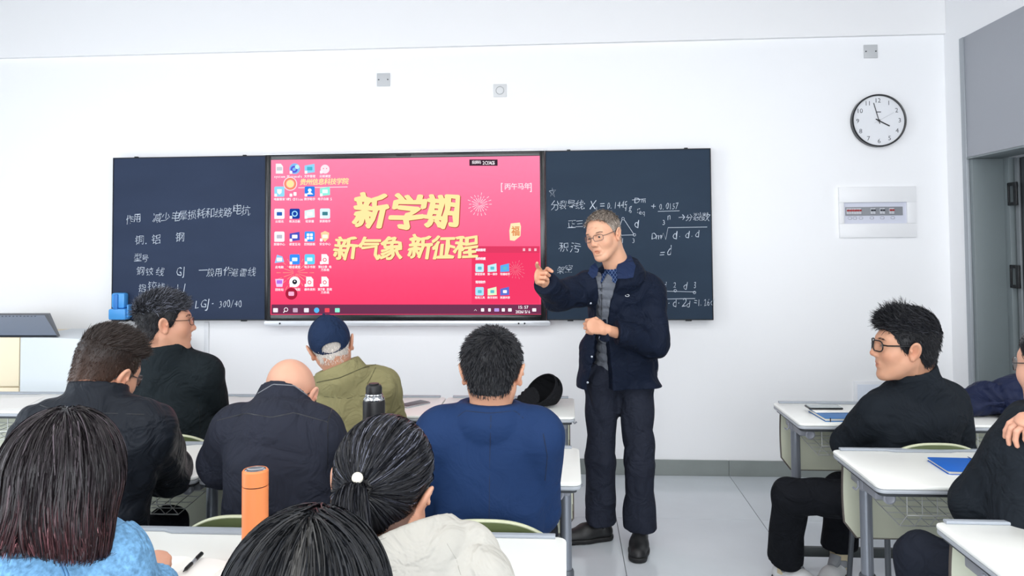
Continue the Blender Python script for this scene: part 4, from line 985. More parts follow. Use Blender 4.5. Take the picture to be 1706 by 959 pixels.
def build_person(label, J, H, C, group=None):
    """J joints (world); H head; C clothes"""
    root = empty('person', (J['P'][0], J['P'][1], 0)); tag(root, label, 'person'); off = np.array([J['P'][0], J['P'][1], 0.])
    loc = lambda V: V-off
    out = {'root': root, 'off': off}
    P, N = J['P'], J['N']; SL, SR = J['SL'], J['SR']; U = nrm(N-P); R = nrm((SR-SL)-U*((SR-SL)@U)); Fw = nrm(np.cross(U, R)); mid = J.get('mid', P*.52+N*.48); up = J.get('up', P*.22+N*.78)
    def trunk(F, i, k=.03, bell=0., fl=.74, wide=1.):
        F.cone(P, mid, (.145+i+bell)*wide, (.132+i+bell)*wide, k=0, n=Fw, flat=fl+.03); F.cone(mid, up, (.132+i+bell)*wide, (.148+i)*wide, k=k, n=Fw, flat=fl-.02)
        F.cone(SL, SR, .054+i, .054+i, k=.035)
        for S_ in (SL, SR): F.cone(N-U*.015, S_*.85+N*.15+U*.01, .046+i*.8, .050+i, k=.028)
        F.cone(up, N-U*.02, (.11+i), .055+i*.7, k=.04, n=Fw, flat=.8)
    # ----- body skin mesh
    parts = []; allp = [J[k] for k in J if k not in ('flags',) and isinstance(J[k], np.ndarray)]
    lo = np.min(allp, 0)-.2; hi = np.max(allp, 0)+.2; lo[2] = max(lo[2], -.02)
    F = Field(lo, hi, .019); trunk(F, -.022)
    for s_ in 'LR':
        F.cone(J['S'+s_], J['E'+s_], .040, .034, k=.02).cone(J['E'+s_], J['W'+s_], .033, .022, k=.015)
        F.cone(J['H'+s_], J['K'+s_], .066, .046, k=.03).cone(J['K'+s_], J['A'+s_], .044, .030, k=.02).cone(J['A'+s_]-A3(0, 0, .02), J['T'+s_], .026, .020, k=.02)
    F.cone(N-U*.03, H['c']-H['R'][:, 2]*.04, .046, .046, k=.02)
    V, Q = F.mesh(); parts.append((V, Q, None))
    # head
    s = H.get('s', .94); hres = H.get('res', .004); HF = head_field(hres, H); HF.fw = H.get('fw', 1.)
    toL = lambda p: (H['R'].T@(np.asarray(p)-H['c']))/s; toW = lambda V: H['c']+s*(V@H['R'].T)
    nb = toL(N-U*.01); top = A3(0, -.022, -.030); nw = H.get('neck', 1.)
    G_ = Field(np.minimum(HF.lo, nb-.08), np.maximum(HF.lo+HF.h*(HF.n-1), nb+.08), hres)
    o_ = np.round((HF.lo-G_.lo)/hres).astype(int); G_.lo = HF.lo-o_*hres; G_.f[tuple(slice(o_[i], o_[i]+HF.n[i]) for i in range(3))] = HF.f
    G_.cone(top, nb, .052*nw, .060*nw, k=.025); G_.ell(A3(0, -.055, -.03), (.045*nw, .04, .045), k=.03)
    V, Q = G_.mesh()
    x, y, z = V.T; z0 = np.interp(y, *ZL[H.get('zl', 'short')]); T_ = np.ones((len(V), 3))
    def blob(c, r, col, a=1.):
        w_ = np.exp(-np.sum(((np.stack([np.abs(x), y, z], -1)-c)/r)**2, 1))[:, None]*a; return w_, np.array(col)
    for c, r, col, a in (((.045, .06, -.025), (.022, .03, .022), (1, .80, .76), .7), ((0, .108, -.022), (.015, .02, .014), (1, .80, .76), .7), ((.080, -.01, 0), (.012, .03, .035), (1, .78, .72), .8),
                         ((0, .093, -.061), (.020, .012, .009), (.86, .52, .50), .95), ((.0315, .09, .012), (.018, .012, .008), (.80, .66, .6), .6)):
        w_, cc = blob(np.array(c), np.array(r), col, a); T_ = T_*(1-w_)+T_*cc*w_
    m_ = np.clip((z-z0)/.006, 0, 1)*(np.abs(x) < .083)
    if H.get('scalp') is not None:
        sc2 = np.array(H['scalp'])[None]; T_ = T_*(1-m_[:, None])+sc2*m_[:, None]
    if H.get('stub'):                           # short-clipped nape and sides
        m2 = np.exp(-((z+.062)/.02)**2)*(y < -.03); T_ = T_*(1-m2[:, None]*.5)+np.array(H['stub'])*m2[:, None]*.5
    parts.append((toW(V), Q, T_))
    # hands
    for s_, dflt in (('L', -1), ('R', 1)):
        hd = H.get('hand'+s_) or J.get('flags', {}).get('hand'+s_)
        W_ = J['W'+s_]; fd = nrm(W_-J['E'+s_])
        if hd is None: hd = dict(D=fd, N=A3(0, 0, -1), T=R*(-dflt), curl=RELAX, th=(.3, .2))
        HFd = Field(W_-.15, W_+.15, .0029 if 'res' in hd else .0055)
        HFd.cone(W_-fd*.07, W_-fd*.01, .027, .025, k=.01)
        hand_prims(HFd, W_, hd['D'], hd['N'], hd['T'], hd['curl'], hd.get('th', (.5, .3)), hd.get('s', .95))
        V, Q = HFd.mesh(); T2 = np.ones((len(V), 3))*np.array([1, .93, .9]); parts.append((V, Q, T2))
    V, Q, T_ = joinm(parts)
    body = link('body', fast_mesh('body', loc(V), Q, tint=T_, mats=[SK[H.get('skin', 'tan')]]), None, root); out['body'] = body
    if H.get('eyes', True):
        for s_ in (-1, 1):
            u_ = B(); bmesh.ops.create_uvsphere(u_.bm, u_segments=16, v_segments=10, radius=.0118*s)
            me = u_.mesh('eye', M_eye); me.materials.append(M_iris)
            ec = toW(np.array([[s_*.0315, .0775, .0105]]))[0]; gz = nrm(H['R']@A3(H.get('gx', 0), 1, H.get('gz', -.05)))
            for p in me.polygons:
                if nrm(np.array(p.center))@gz > .86: p.material_index = 1
            link('eye', me, None, root, tuple(ec-off))
    # hair
    kind = H.get('hair')
    if kind:
        rs = np.random.RandomState(H.get('seed', 1)); zl = ZL[H.get('zl', 'short')]
        CF_ = cap_field(HF, .0045, H.get('thick', .010), zl, amp=H.get('amp', .002), seed=H.get('seed', 1))
        if H.get('cap_edit'): H['cap_edit'](CF_)
        V, Q = CF_.mesh(); hp = [(toW(V), Q, H['cap_tint'](V) if H.get('cap_tint') else np.ones((len(V), 3))*H.get('base_tint', .7))]
        for st in H.get('strands', []):
            nrm_ = CF_.grad(V); sel = st['sel'](V) & (CF_.sample(V) < .004); ids = np.where(sel & (np.interp(V[:, 1], zl[0], zl[1]) < V[:, 2]+.004))[0]
            if len(ids) == 0: continue
            ids = ids[rs.randint(0, len(ids), st['n'])]; sd = V[ids]+rs.normal(0, .0016, (st['n'], 3))
            Ls = st['L'](sd) if callable(st['L']) else st['L']
            Pst = comb_strands(CF_, sd, st['comb'], Ls, st.get('seg', 4), 0, lift=st.get('lift', .3), off=st.get('off', .0015), snap=st.get('snap', .6), seed=rs.randint(9999), noise=st.get('noise', .2), droop=st.get('droop', 0.))
            nn = (CF_.grad(Pst.reshape(-1, 3))@H['R'].T).reshape(Pst.shape)
            v2, q2 = tubes(toW(Pst.reshape(-1, 3)).reshape(Pst.shape), st.get('w', .0011)*(.7+.6*rs.rand(st['n'])), st.get('w1', .25), 2, nn)
            tn = np.repeat(st['tint'](sd, rs) if callable(st.get('tint')) else (.6+.9*rs.rand(st['n'], 1))*np.ones((1, 3)), Pst.shape[1]*2, 0)
            hp.append((v2, q2, tn))
        for P_, w_, tn in H.get('extra_strands', lambda *_: [])(CF_, toW, rs):
            vd = P_-A3(0, 0, EYE); v2, q2 = tubes(P_, w_, .3, 2, vd); hp.append((v2, q2, np.repeat(tn, P_.shape[1]*2, 0)))
        V, Q, T_ = joinm(hp)
        out['hair'] = link('hair', fast_mesh('hair', loc(V), Q, tint=T_, mats=[H['hairmat']]), None, root)
    for nm, pl in (('earR', (.085, 0, 0)), ('earL', (-.085, 0, 0)), ('nose', (0, .115, -.02)), ('top', (0, -.02, .135)), ('chin', (0, .08, -.115))):
        q = toW(np.array([pl]))[0]-A3(0, 0, EYE); dz = q@CF; print('PJ', label[:30], nm, round(853+FPX*(q@CR)/dz), round(PPY-FPX*(q@CU)/dz))
    if H.get('brows'):
        for s_ in (-1, 1):
            n_ = 55; a = rs.rand(n_) if kind else np.random.RandomState(2).rand(n_)
            rb = np.random.RandomState(5+s_); sd = np.stack([s_*(.014+.032*a), .0925-.013*a, .033-.004*a+.004*np.sin(a*2.6)+rb.normal(0, .0012, n_)], -1)
            Pb = comb_strands(HF, sd, lambda p, k: np.stack([np.full(len(p), s_*.9), np.zeros(len(p)), np.full(len(p), -.05)], -1), .009, 3, 0, lift=.1, off=.001, snap=1., seed=3)
            v2, q2 = tubes(toW(Pb.reshape(-1, 3)).reshape(Pb.shape), .0006, .4)
            link('eyebrow', fast_mesh('eyebrow', loc(v2), q2, tint=np.ones((len(v2), 3)), mats=[H['browmat']]), None, root)
    gl = H.get('glasses')
    if gl:
        gm = mat(*gl['mat']); r_ = gl.get('r', .0012); b_ = B(); lw, lh = gl.get('size', (.024, .017)); yf = .109; cz = .008
        for s_ in (-1, 1):
            Pl = rrect(s_*.033-lw, cz-lh, s_*.033+lw, cz+lh, min(lw, lh)*.75, 5); ring = [toW(np.array([[p[0], yf-abs(p[0])**2*6, p[1]]]))[0]-off for p in Pl]
            b_.tube(ring, r_, 6, closed=True)
            tmpl = [(s_*(.033+lw), yf-(.033+lw)**2*6, cz+.006), (s_*.068, .075, .013), (s_*.081, .0, .018), (s_*.082, -.018, .012), (s_*.078, -.034, -.010)]
            b_.tube([toW(np.array([p]))[0]-off for p in tmpl], r_*1.15, 6)
        b_.tube([toW(np.array([[x_, yf+.001, cz+.004+(.010-abs(x_))*.2]]))[0]-off for x_ in (-.010, -.004, .004, .010)], r_, 6)
        g_ = b_.ob('glasses', gm, root)
        for s_ in (-1, 1):
            Pl = rrect(s_*.033-lw, cz-lh, s_*.033+lw, cz+lh, min(lw, lh)*.75, 5)
            B().poly([tuple(toW(np.array([[p[0], yf-.001-abs(p[0])**2*6, p[1]]]))[0]-off) for p in Pl]).ob('lens', mat('spectacle_lens', 'f4f8fa', .02, trans=1., alpha=.25), g_, smooth=0)
    # ----- clothes
    def finish(F, name, material, smooth_it=1, parent=None):
        V, Q = F.mesh(); V = relax(V, Q, smooth_it); return link(name, fast_mesh(name, loc(V), Q, mats=[material]), None, parent or root)
    def dims(pts, m_): return np.min(pts, 0)-m_, np.max(pts, 0)+m_
    tz = C.get('hem', P[2]-.06)
    tp = [P, N, SL, SR, J['EL'], J['ER'], J['WL'], J['WR'], mid, up]
    for L_ in C['tops']:
        i = L_.get('i', .0); l_, h_ = dims(tp if L_.get('sleeves', True) else [P, N, SL, SR, mid, up], .25+i); l_[2] = max(l_[2], L_.get('hem', tz)-.02)
        F = Field(l_, h_, L_.get('res', .0078)); trunk(F, i, bell=L_.get('bell', 0.), fl=L_.get('fl', .76), wide=L_.get('wide', 1.))
        for a_, b2, r1, r2 in L_.get('lumps', []): F.cone(a_, b2, r1, r2, k=.04)
        if L_.get('sleeves', True):
            for s_ in 'LR':
                S_, E_, W_ = J['S'+s_], J['E'+s_], J['W'+s_]; sr = L_.get('sr', .0)
                F.cone(S_, E_, .060+i*.8+sr, .050+i*.6+sr, k=.018); F.cone(E_, W_+nrm(W_-E_)*.01, .050+i*.6+sr, .040+i*.4+sr, k=.03)
        if L_.get('fold'):
            for am, fq, sd, axx in L_['fold']: F.fn(folds(am, fq, sd, axx), 'add')
        cl_ = L_.get('collar')
        if cl_:
            hh, rr_, tilt = cl_; cN = N+U*.0+Fw*.004
            ax_ = nrm(H['c']-H['R'][:, 2]*.05-N)*.5+U*.5; ax_ = nrm(ax_)
            F.cone(cN-U*.03, cN+ax_*(hh+.02), rr_+.014, rr_+.006, k=.010, n=Fw, flat=.98)
            if L_.get('fall'): F.cone(cN+ax_*(hh+.03), cN+ax_*(hh-.012-L_['fall']), rr_+.008, rr_+.042, k=.002, n=Fw, flat=.98)
            F.cyl(cN+ax_*(hh-.004), cN+ax_*(hh+.12), rr_+.05, k=.004)
            F.cyl(cN-U*.01, cN+ax_*(hh+.05), rr_-.010, k=.002)
        if L_.get('edit'): L_['edit'](F, locals())
        F.fn(lambda X, Y, Z: (L_.get('hem', tz)-Z)+0*X+0*Y, 'max')
        for s_ in 'LR':
            W_, d_ = J['W'+s_], nrm(J['W'+s_]-J['E'+s_])
            if L_.get('sleeves', True): F.cyl(W_+d_*L_.get('cuff', -.005), W_+d_*.16, .08)
        o = finish(F, L_['name'], L_['mat'], L_.get('relax', 1)); out[L_['name']] = o; out['F_'+L_['name']] = F
    tr_ = C.get('trousers')
    if tr_:
        l_, h_ = dims([P, J['HL'], J['HR'], J['KL'], J['KR'], J['AL'], J['AR']], .17); l_[2] = max(l_[2], .0)
        F = Field(l_, h_, tr_.get('res', .015)); e = tr_.get('i', .0)
        F.cone(J['HL'], J['HR'], .108+e, .108+e, k=.0); F.cone(P-U*.02, P+U*.05, .125+e, .125+e, k=.03, n=Fw, flat=.8)
        for s_ in 'LR':
            F.cone(J['H'+s_], J['K'+s_], .088+e, .068+e, k=.03).cone(J['K'+s_], J['A'+s_]+nrm(J['A'+s_]-J['K'+s_])*(tr_.get('cuff'+s_, tr_.get('cuff', .03))+.035), .066+e, .052+e+tr_.get('flare', .01), k=.03)
        F.fn(folds(*tr_.get('fold', (.004, 26, 4, (1, 1, .7)))), 'add')
        if tr_.get('edit'): tr_['edit'](F)
        for s_ in 'LR':
            d_ = nrm(J['A'+s_]-J['K'+s_]); A_ = J['A'+s_]+d_*tr_.get('cuff'+s_, tr_.get('cuff', .03)); F.cyl(A_, A_+d_*.15, .13)
            F.cyl(A_-d_*.012, A_+d_*.02, .050+e, k=.003)
        F.fn(lambda X, Y, Z: (Z-tr_.get('top', 9))+0*X+0*Y, 'max')
        out['trousers'] = finish(F, 'trousers', tr_['mat'], 1)
    sh = C.get('shoes')
    if sh:
        for s_ in 'LR':
            A_, T2 = J['A'+s_], J['T'+s_]; f_ = nrm(A3(T2[0]-A_[0], T2[1]-A_[1], 0)); r2 = np.cross(f_, A3(0, 0, 1)); gz = sh.get('z', {}).get(s_, 0.)
            hl = A3(A_[0], A_[1], gz)-f_*.025; L2_ = sh.get('L', .245)
            F = Field(hl-A3(.32, .32, .02), hl+A3(.32, .32, .19), sh.get('res', .010))
            F.cone(hl+A3(0, 0, .045), hl+f_*(L2_*.45)+A3(0, 0, .042), .038, .046, k=0); F.cone(hl+f_*L2_*.4+A3(0, 0, .038), hl+f_*(L2_-.06)+A3(0, 0, .026), .046, .040, k=.02)
            F.cone(hl+f_*.005+A3(0, 0, .045), hl+f_*.02+A3(0, 0, .095), .036, .040, k=.015); F.cone(hl+f_*.06+A3(0, 0, .06), hl+f_*.11+A3(0, 0, .055), .036, .036, k=.02)
            F.fn(lambda X, Y, Z: (gz+.022-Z)+0*X+0*Y, 'max'); F.cyl(hl+f_*.015+A3(0, 0, .075), hl+f_*.015+A3(0, 0, .2), .036)
            if sh.get('lace'):
                for kk in range(5): F.cone(hl+f_*(.095+.02*kk)+r2*.022+A3(0, 0, .088-.006*kk), hl+f_*(.10+.02*kk)-r2*.022+A3(0, 0, .088-.006*kk), .0035, .0035, k=.001)
            so = finish(F, 'shoe', sh['mat'], 1)
            if sh.get('lace'):
                for sd_ in (-1, 1):
                    q_ = [hl+f_*t_+r2*sd_*(.047-.35*max(0, t_-.15)**1.3)+A3(0, 0, z_) for t_, z_ in ((.015, .034), (.06, .046), (.10, .040), (.15, .034), (.19, .030))]
                    B().tube([tuple(p-off) for p in q_], [.004, .010, .007, .009, .004], 8).ob('side_panel', M_blk, so)
                B().tube([tuple(hl+f_*t_+A3(0, 0, z_)-off) for t_, z_ in ((.10, .088), (.075, .105), (.062, .128))], [.022, .026, .024], 12).ob('tongue', mat('sneaker_grey', '8b8e92', .8, bump=.4, bscale=120), so)
            F = Field(hl-A3(.32, .32, .02), hl+A3(.32, .32, .08), sh.get('res', .010))
            F.cone(hl+A3(0, 0, .02), hl+f_*(L2_*.45)+A3(0, 0, .02), .043, .049, k=0); F.cone(hl+f_*L2_*.4+A3(0, 0, .02), hl+f_*(L2_-.058)+A3(0, 0, .02), .050, .047, k=.02)
            F.fn(lambda X, Y, Z: np.maximum(gz+.001-Z, Z-gz-.026)+0*X+0*Y, 'max'); finish(F, 'sole', sh['sole'], 1, so)
    return out
# ---- thin pieces laid over a garment
def project(F, pts, d, off=.002, far=.35):
    """march pts (n,3) along direction d until they meet the garment surface"""
    P = np.array(pts, float); d = np.stack([nrm(p-A3(0, 0, EYE)) for p in P])
    P = P-d*far; hit = np.zeros(len(P), bool)
    for _ in range(200):
        f = F.sample(P); st = np.where(hit, 0, np.clip(f, .002, .02)); P = P+d*st[:, None]; hit |= F.sample(P) < off
    project.hit = hit
    return P
def seam(F, pts, d, r, name, m_, out, n=24, off=.0005):
    pts = np.array(pts, float); t = np.linspace(0, len(pts)-1, n); i = np.minimum(t.astype(int), len(pts)-2); u = (t-i)[:, None]
    L_ = pts[i]*(1-u)+pts[i+1]*u; P = project(F, L_, d, off); P = P[project.hit]
    if len(P) < 3: print('SEAM MISS', name, out['root'].name); return None
    if len(P) < n*.7: print('SEAM PART', name, out['root'].name, len(P))
    return B().tube([tuple(p) for p in P-out['off']], r, 5).ob(name, m_, out['root'])
def strip(F, A_, B_, d, off, name, m_, out, nu=6, nv=16, thick=.003):
    """a cloth patch between polylines A_ and B_ laid on the garment"""
    def rs_(L_): L_ = np.array(L_, float); t = np.linspace(0, len(L_)-1, nv+1); i = np.minimum(t.astype(int), len(L_)-2); u = (t-i)[:, None]; return L_[i]*(1-u)+L_[i+1]*u
    a, b = rs_(A_), rs_(B_); G = np.concatenate([a*(1-k/nu)+b*k/nu for k in range(nu+1)]); P = project(F, G, d, off)
    hit = project.hit
    if hit.sum() < .8*len(hit): print('STRIP', name, out['root'].name, hit.mean())
    if hit.sum() < 4: return None
    d = A3(0, 1, 0); md = np.median((P@nrm(d))[hit]); ds = P@nrm(d); bad = ~hit | (np.abs(ds-md) > .09); P[bad] += nrm(d)*(np.where(ds[bad] > md, md+.02, md-.02)-ds[bad])[:, None]
    for _ in range(2):
        g = P.reshape(nu+1, nv+1, 3); g2 = g.copy(); g2[1:-1] = (g[:-2]+g[1:-1]*2+g[2:])/4; g2[:, 1:-1] = (g2[:, :-2]+g2[:, 1:-1]*2+g2[:, 2:])/4; P = g2.reshape(-1, 3)
    G0 = P-out['off']; G1 = G0-nrm(d)*thick; b_ = B(); v0 = [b_.bm.verts.new(p) for p in G0]; v1 = [b_.bm.verts.new(p) for p in G1]
    I = lambda u, v: u*(nv+1)+v
    for u in range(nu):
        for v in range(nv):
            q = [I(u, v), I(u+1, v), I(u+1, v+1), I(u, v+1)]; b_.bm.faces.new([v0[k] for k in q]); b_.bm.faces.new([v1[k] for k in q[::-1]])
    loop = [I(u, 0) for u in range(nu+1)]+[I(nu, v) for v in range(1, nv+1)]+[I(u, nv) for u in range(nu-1, -1, -1)]+[I(0, v) for v in range(nv-1, 0, -1)]
    for k in range(len(loop)):
        a_, c_ = loop[k], loop[(k+1) % len(loop)]; b_.bm.faces.new((v0[a_], v1[a_], v1[c_], v0[c_]))
    return b_.ob(name, m_, out['root'], smooth=40)
def seated(P, yaw, N, sw=.15, sd=.075, **kw):
    y = math.radians(yaw); F_ = A3(-math.sin(y), math.cos(y), 0); R_ = A3(math.cos(y), math.sin(y), 0); Zv = A3(0, 0, 1)
    J = dict(P=np.array(P, float), N=np.array(N, float)); J['SL'] = J['N']-R_*sw-Zv*sd; J['SR'] = J['N']+R_*sw-Zv*sd
    ly = math.radians(kw.pop('leg_yaw', yaw)); FL = A3(-math.sin(ly), math.cos(ly), 0); RL = A3(math.cos(ly), math.sin(ly), 0)
    for s_, g in (('L', -1), ('R', 1)):
        S_ = kw.get('S'+s_, J['S'+s_]); J['S'+s_] = np.array(S_, float)
        J['E'+s_] = kw.get('E'+s_, S_+R_*g*.045-Zv*.25+F_*.10)
        E_ = J['E'+s_]; J['W'+s_] = kw.get('W'+s_, A3(E_[0], E_[1], 0)+F_*.20-R_*g*.09+Zv*.785)
        J['H'+s_] = J['P']+RL*g*.085+A3(0, 0, -.0); J['K'+s_] = kw.get('K'+s_, J['H'+s_]+FL*.42+RL*g*.035+Zv*.015)
        K_ = J['K'+s_]; J['A'+s_] = kw.get('A'+s_, A3(K_[0], K_[1], .095)+FL*.02); A_ = J['A'+s_]; J['T'+s_] = kw.get('T'+s_, A3(A_[0], A_[1], .035)+FL*.17)
    for k in ('mid', 'up', 'flags'):
        if k in kw: J[k] = kw[k]
    return J
M_shoe = mat('shoe_black', '17181a', .5, bump=.1); M_sole = mat('sole_black', '0f1012', .6)
SHOES = dict(mat=M_shoe, sole=M_sole)
def sel_all(V): return V[:, 2] > -9
def comb_whorl(wh, down=.6, fwd=0.):
    wh = np.array(wh)
    def f(P, k):
        d = P-wh; d /= np.maximum(1e-6, np.linalg.norm(d, axis=1))[:, None]; d[:, 2] -= down*np.clip((.09-P[:, 2])/.08, 0, 1); d[:, 1] += fwd; return d
    return f
def comb_dir(v): v = nrm(v); return lambda P, k: np.tile(v, (len(P), 1))
def fade(lo, hi, a, b):               # tint going from a (low) to b (high)
    a, b = np.array(a, float), np.array(b, float)
    def t(sd, rs): w_ = np.clip((sd[:, 2]-lo)/(hi-lo)+rs.normal(0, .15, len(sd)), 0, 1)[:, None]; return (a*(1-w_)+b*w_)*(.65+.7*rs.rand(len(sd), 1))
    return t
def salt(p, g, d=1.):
    def t(sd, rs): m_ = rs.rand(len(sd), 1) < p; return np.where(m_, g, d)*(.7+.6*rs.rand(len(sd), 1))*np.ones((1, 3))
    return t
HB = hairmat('hair_black', '1b1c20'); HBB = hairmat('hair_brown_black', '28211f'); HG = hairmat('hair_grey', '8b8178', .5); HW = hairmat('hair_white', 'd9d2cb', .55)
TR = cloth('trousers_dark', '1f2229', .8, var=.06)
FS = [(.0035, 17, 3, (1, 1, 1.3)), (.0018, 34, 8, (1, 1, .8))]

# ---------------------------------------------------------------- the lecturer
Yb = 4.02
J = dict(P=at(1036, 640, 4.06), N=at(1034, 455, 3.93), SL=at(1083, 487, 3.99), SR=at(975, 482, 3.90))
J['P'][2] = .90; J['mid'] = at(1040, 570, 4.04); J['up'] = at(1034, 497, 3.98)
J['EL'] = at(1090, 572, 3.93); J['WL'] = at(1010, 549, 3.70); J['ER'] = at(929, 494, 3.76); J['WR'] = at(908, 470, 3.56)
J['HL'] = at(1058, 655, 4.07); J['HR'] = at(1006, 655, 4.07); J['HL'][2] = J['HR'][2] = .86
J['KL'] = at(1066, 775, 3.99); J['KR'] = at(1000, 765, 4.06)
J['AL'] = A3(.36, 4.02, .11); J['AR'] = A3(.165, 4.10, .11); J['TL'] = A3(.335, 3.86, .03); J['TR'] = A3(-.0, 4.05, .03)
hR = facedir(180-36, -11, 0); a_ = math.radians(-9); ax3 = hR[:, 1]        # face turned to the class, head tipped
def rotv(v, ax_, a): return v*math.cos(a)+np.cross(ax_, v)*math.sin(a)+ax_*(ax_@v)*(1-math.cos(a))
hR = np.stack([rotv(hR[:, i], ax3, math.radians(9)) for i in range(3)], 1)
Fd = nrm(J['WR']-J['ER'])
browG = hairmat('brow_grey_brown', '6b5c52')
H = dict(c=at(1006, 394, 3.86), R=hR, s=.96, fw=1.0, res=.0026, skin='old', zl='recede', hair=1, thick=.001, amp=.0, hairmat=HG, base_tint=1.2, old=1, mouth=.010, eye=.0011, seed=4, neck=1.18, jaw=.94,
         scalp=(.80, .74, .70), brows=1, browmat=browG, glasses=dict(mat=('glasses_steel', '4a4b50', .3, .6), r=.0013, size=(.024, .0155)),
         strands=[dict(n=2600, sel=lambda V: V[:, 2] < .085, comb=comb_whorl((.0, .02, .14), 1.2), L=.013, lift=.15, w=.0009, tint=salt(.5, 1.7, .6)),
                  dict(n=2300, sel=lambda V: V[:, 2] > .07, comb=comb_whorl((.03, -.08, .10), .1, .5), L=.026, lift=.08, w=.0011, seg=5, tint=salt(.55, 1.9, .7))],
         handR=dict(D=nrm(A3(-.34, -.84, .40)), N=A3(.95, -.3, -.1), T=A3(-.1, .1, 1), curl=POINT, th=(1.0, .6), res=1, s=1.),
         handL=dict(D=nrm(at(982, 541, 3.66)-J['WL']), N=A3(.25, .85, -.35), T=A3(.05, .1, 1), curl=[(70, 85, 50)]*4, th=(.9, .5), res=1, s=.95))
# jacket opening in front, measured across the chest
Uj = nrm(J['N']-J['P']); Rj = nrm((J['SR']-J['SL'])-Uj*((J['SR']-J['SL'])@Uj)); Fj = nrm(np.cross(Uj, Rj))
def lx(px, py, Y=3.82): p = at(px, py, Y); return (p-J['N'])@Rj, p[2]
def opening(Ledge, Redge):
    Ls = sorted([lx(*p)[::-1] for p in Ledge]); Rs = sorted([lx(*p)[::-1] for p in Redge])
    def F(X, Y, Z):
        x = (X-J['N'][0])*Rj[0]+(Y-J['N'][1])*Rj[1]+(Z-J['N'][2])*Rj[2]; y = (X-J['N'][0])*Fj[0]+(Y-J['N'][1])*Fj[1]+(Z-J['N'][2])*Fj[2]
        a = np.interp(Z.ravel(), *zip(*Ls)).reshape(Z.shape); b = np.interp(Z.ravel(), *zip(*Rs)).reshape(Z.shape)
        lo_, hi_ = np.minimum(a, b), np.maximum(a, b)
        return np.minimum(np.minimum(x-lo_, hi_-x), y+.02)
    return F
JO = opening([(992, 440), (996, 470), (1000, 500), (1001, 560), (995, 600), (986, 645)], [(1036, 440), (1031, 470), (1021, 505), (1020, 560), (1024, 600), (1028, 650)])
VO = opening([(1006, 440), (1008, 462), (1004, 475), (1003, 560), (994, 600), (987, 650)], [(1030, 440), (1014, 462), (1005, 475), (1004, 560), (1006, 600), (1010, 650)])
def jedit(F, _): F.fn(JO)
def vedit(F, _):
    F.fn(lambda X, Y, Z: .0060*(1-2*np.abs(np.sin(math.pi*(Z+.1*(X-.2))/.047))**.5)+0*X+0*Y, 'add'); F.fn(VO)
M_jk = cloth('jacket_navy_dark', '151d2e', .7, sheen=0.); M_vest = cloth('vest_quilt_grey', '6a6f78', .55, bs=90, bump=.3)
M_sw = cloth('sweater_blue', '20345c', .8)
nt = M_sw.node_tree; b_ = nt.nodes['Principled BSDF']; tc = [n for n in nt.nodes if n.type == 'TEX_COORD'][0]; sp = nt.nodes.new('ShaderNodeSeparateXYZ'); nt.links.new(tc.outputs['Object'], sp.inputs[0])
def mth(op, a, b=None):
    n = nt.nodes.new('ShaderNodeMath'); n.operation = op
    for i, v in enumerate((a, b)):
        if v is None: continue
        if isinstance(v, (int, float)): n.inputs[i].default_value = v
        else: nt.links.new(v, n.inputs[i])
    return n.outputs[0]
lines = None
for sg in (1, -1):
    u = mth('ADD', mth('MULTIPLY', sp.outputs[0], 1.5*sg), sp.outputs[2]); pp = mth('PINGPONG', u, .012); l_ = mth('LESS_THAN', pp, .0012); lines = l_ if lines is None else mth('MAXIMUM', lines, l_)
mxn = nt.nodes.new('ShaderNodeMix'); mxn.data_type = 'RGBA'; nt.links.new(lines, mxn.inputs[0]); src = b_.inputs['Base Color'].links[0].from_socket
nt.links.new(src, mxn.inputs[6]); mxn.inputs[7].default_value = (*srgb('7d93bd'), 1); nt.links.new(mxn.outputs[2], b_.inputs['Base Color'])
hemj = at(1040, 645, 4.0)[2]
C = dict(tops=[dict(name='sweater', mat=M_sw, i=-.009, sleeves=False, hem=at(1000, 640, 3.9)[2], res=.008, collar=(.060, .064, 0), relax=1),
               dict(name='quilted_vest', mat=M_vest, i=.001, sleeves=False, hem=at(1010, 652, 3.9)[2], res=.0055, edit=vedit, relax=1),
               dict(name='jacket', mat=M_jk, i=.026, sr=.006, bell=.022, hem=hemj, res=.0058, cuff=.004, collar=(.055, .080, 0), fall=.055, fold=[(.0055, 14, 3, (1, 1, 1.2)), (.0028, 30, 5, (1, 1, 1))], edit=jedit, fl=.72,
                    lumps=[(at(1006, 665, 4.02), at(1072, 672, 4.04), .130, .138), (at(1004, 585, 4.0), at(1003, 680, 4.0), .125, .130)])],
         trousers=dict(mat=cloth('trousers_charcoal', '262a36', .8), top=.93, i=.006, flare=.028, res=.0065, fold=(.006, 19, 4, (1, 1, .8)), cuff=.015), shoes=dict(mat=M_shoe, sole=M_sole, L=.26, res=.005))
P1 = build_person('elderly man standing by the board in open navy jacket and grey quilted vest, pointing', J, H, C)
FJ = P1['F_jacket']; dC = nrm(A3(0, 1, -.05))
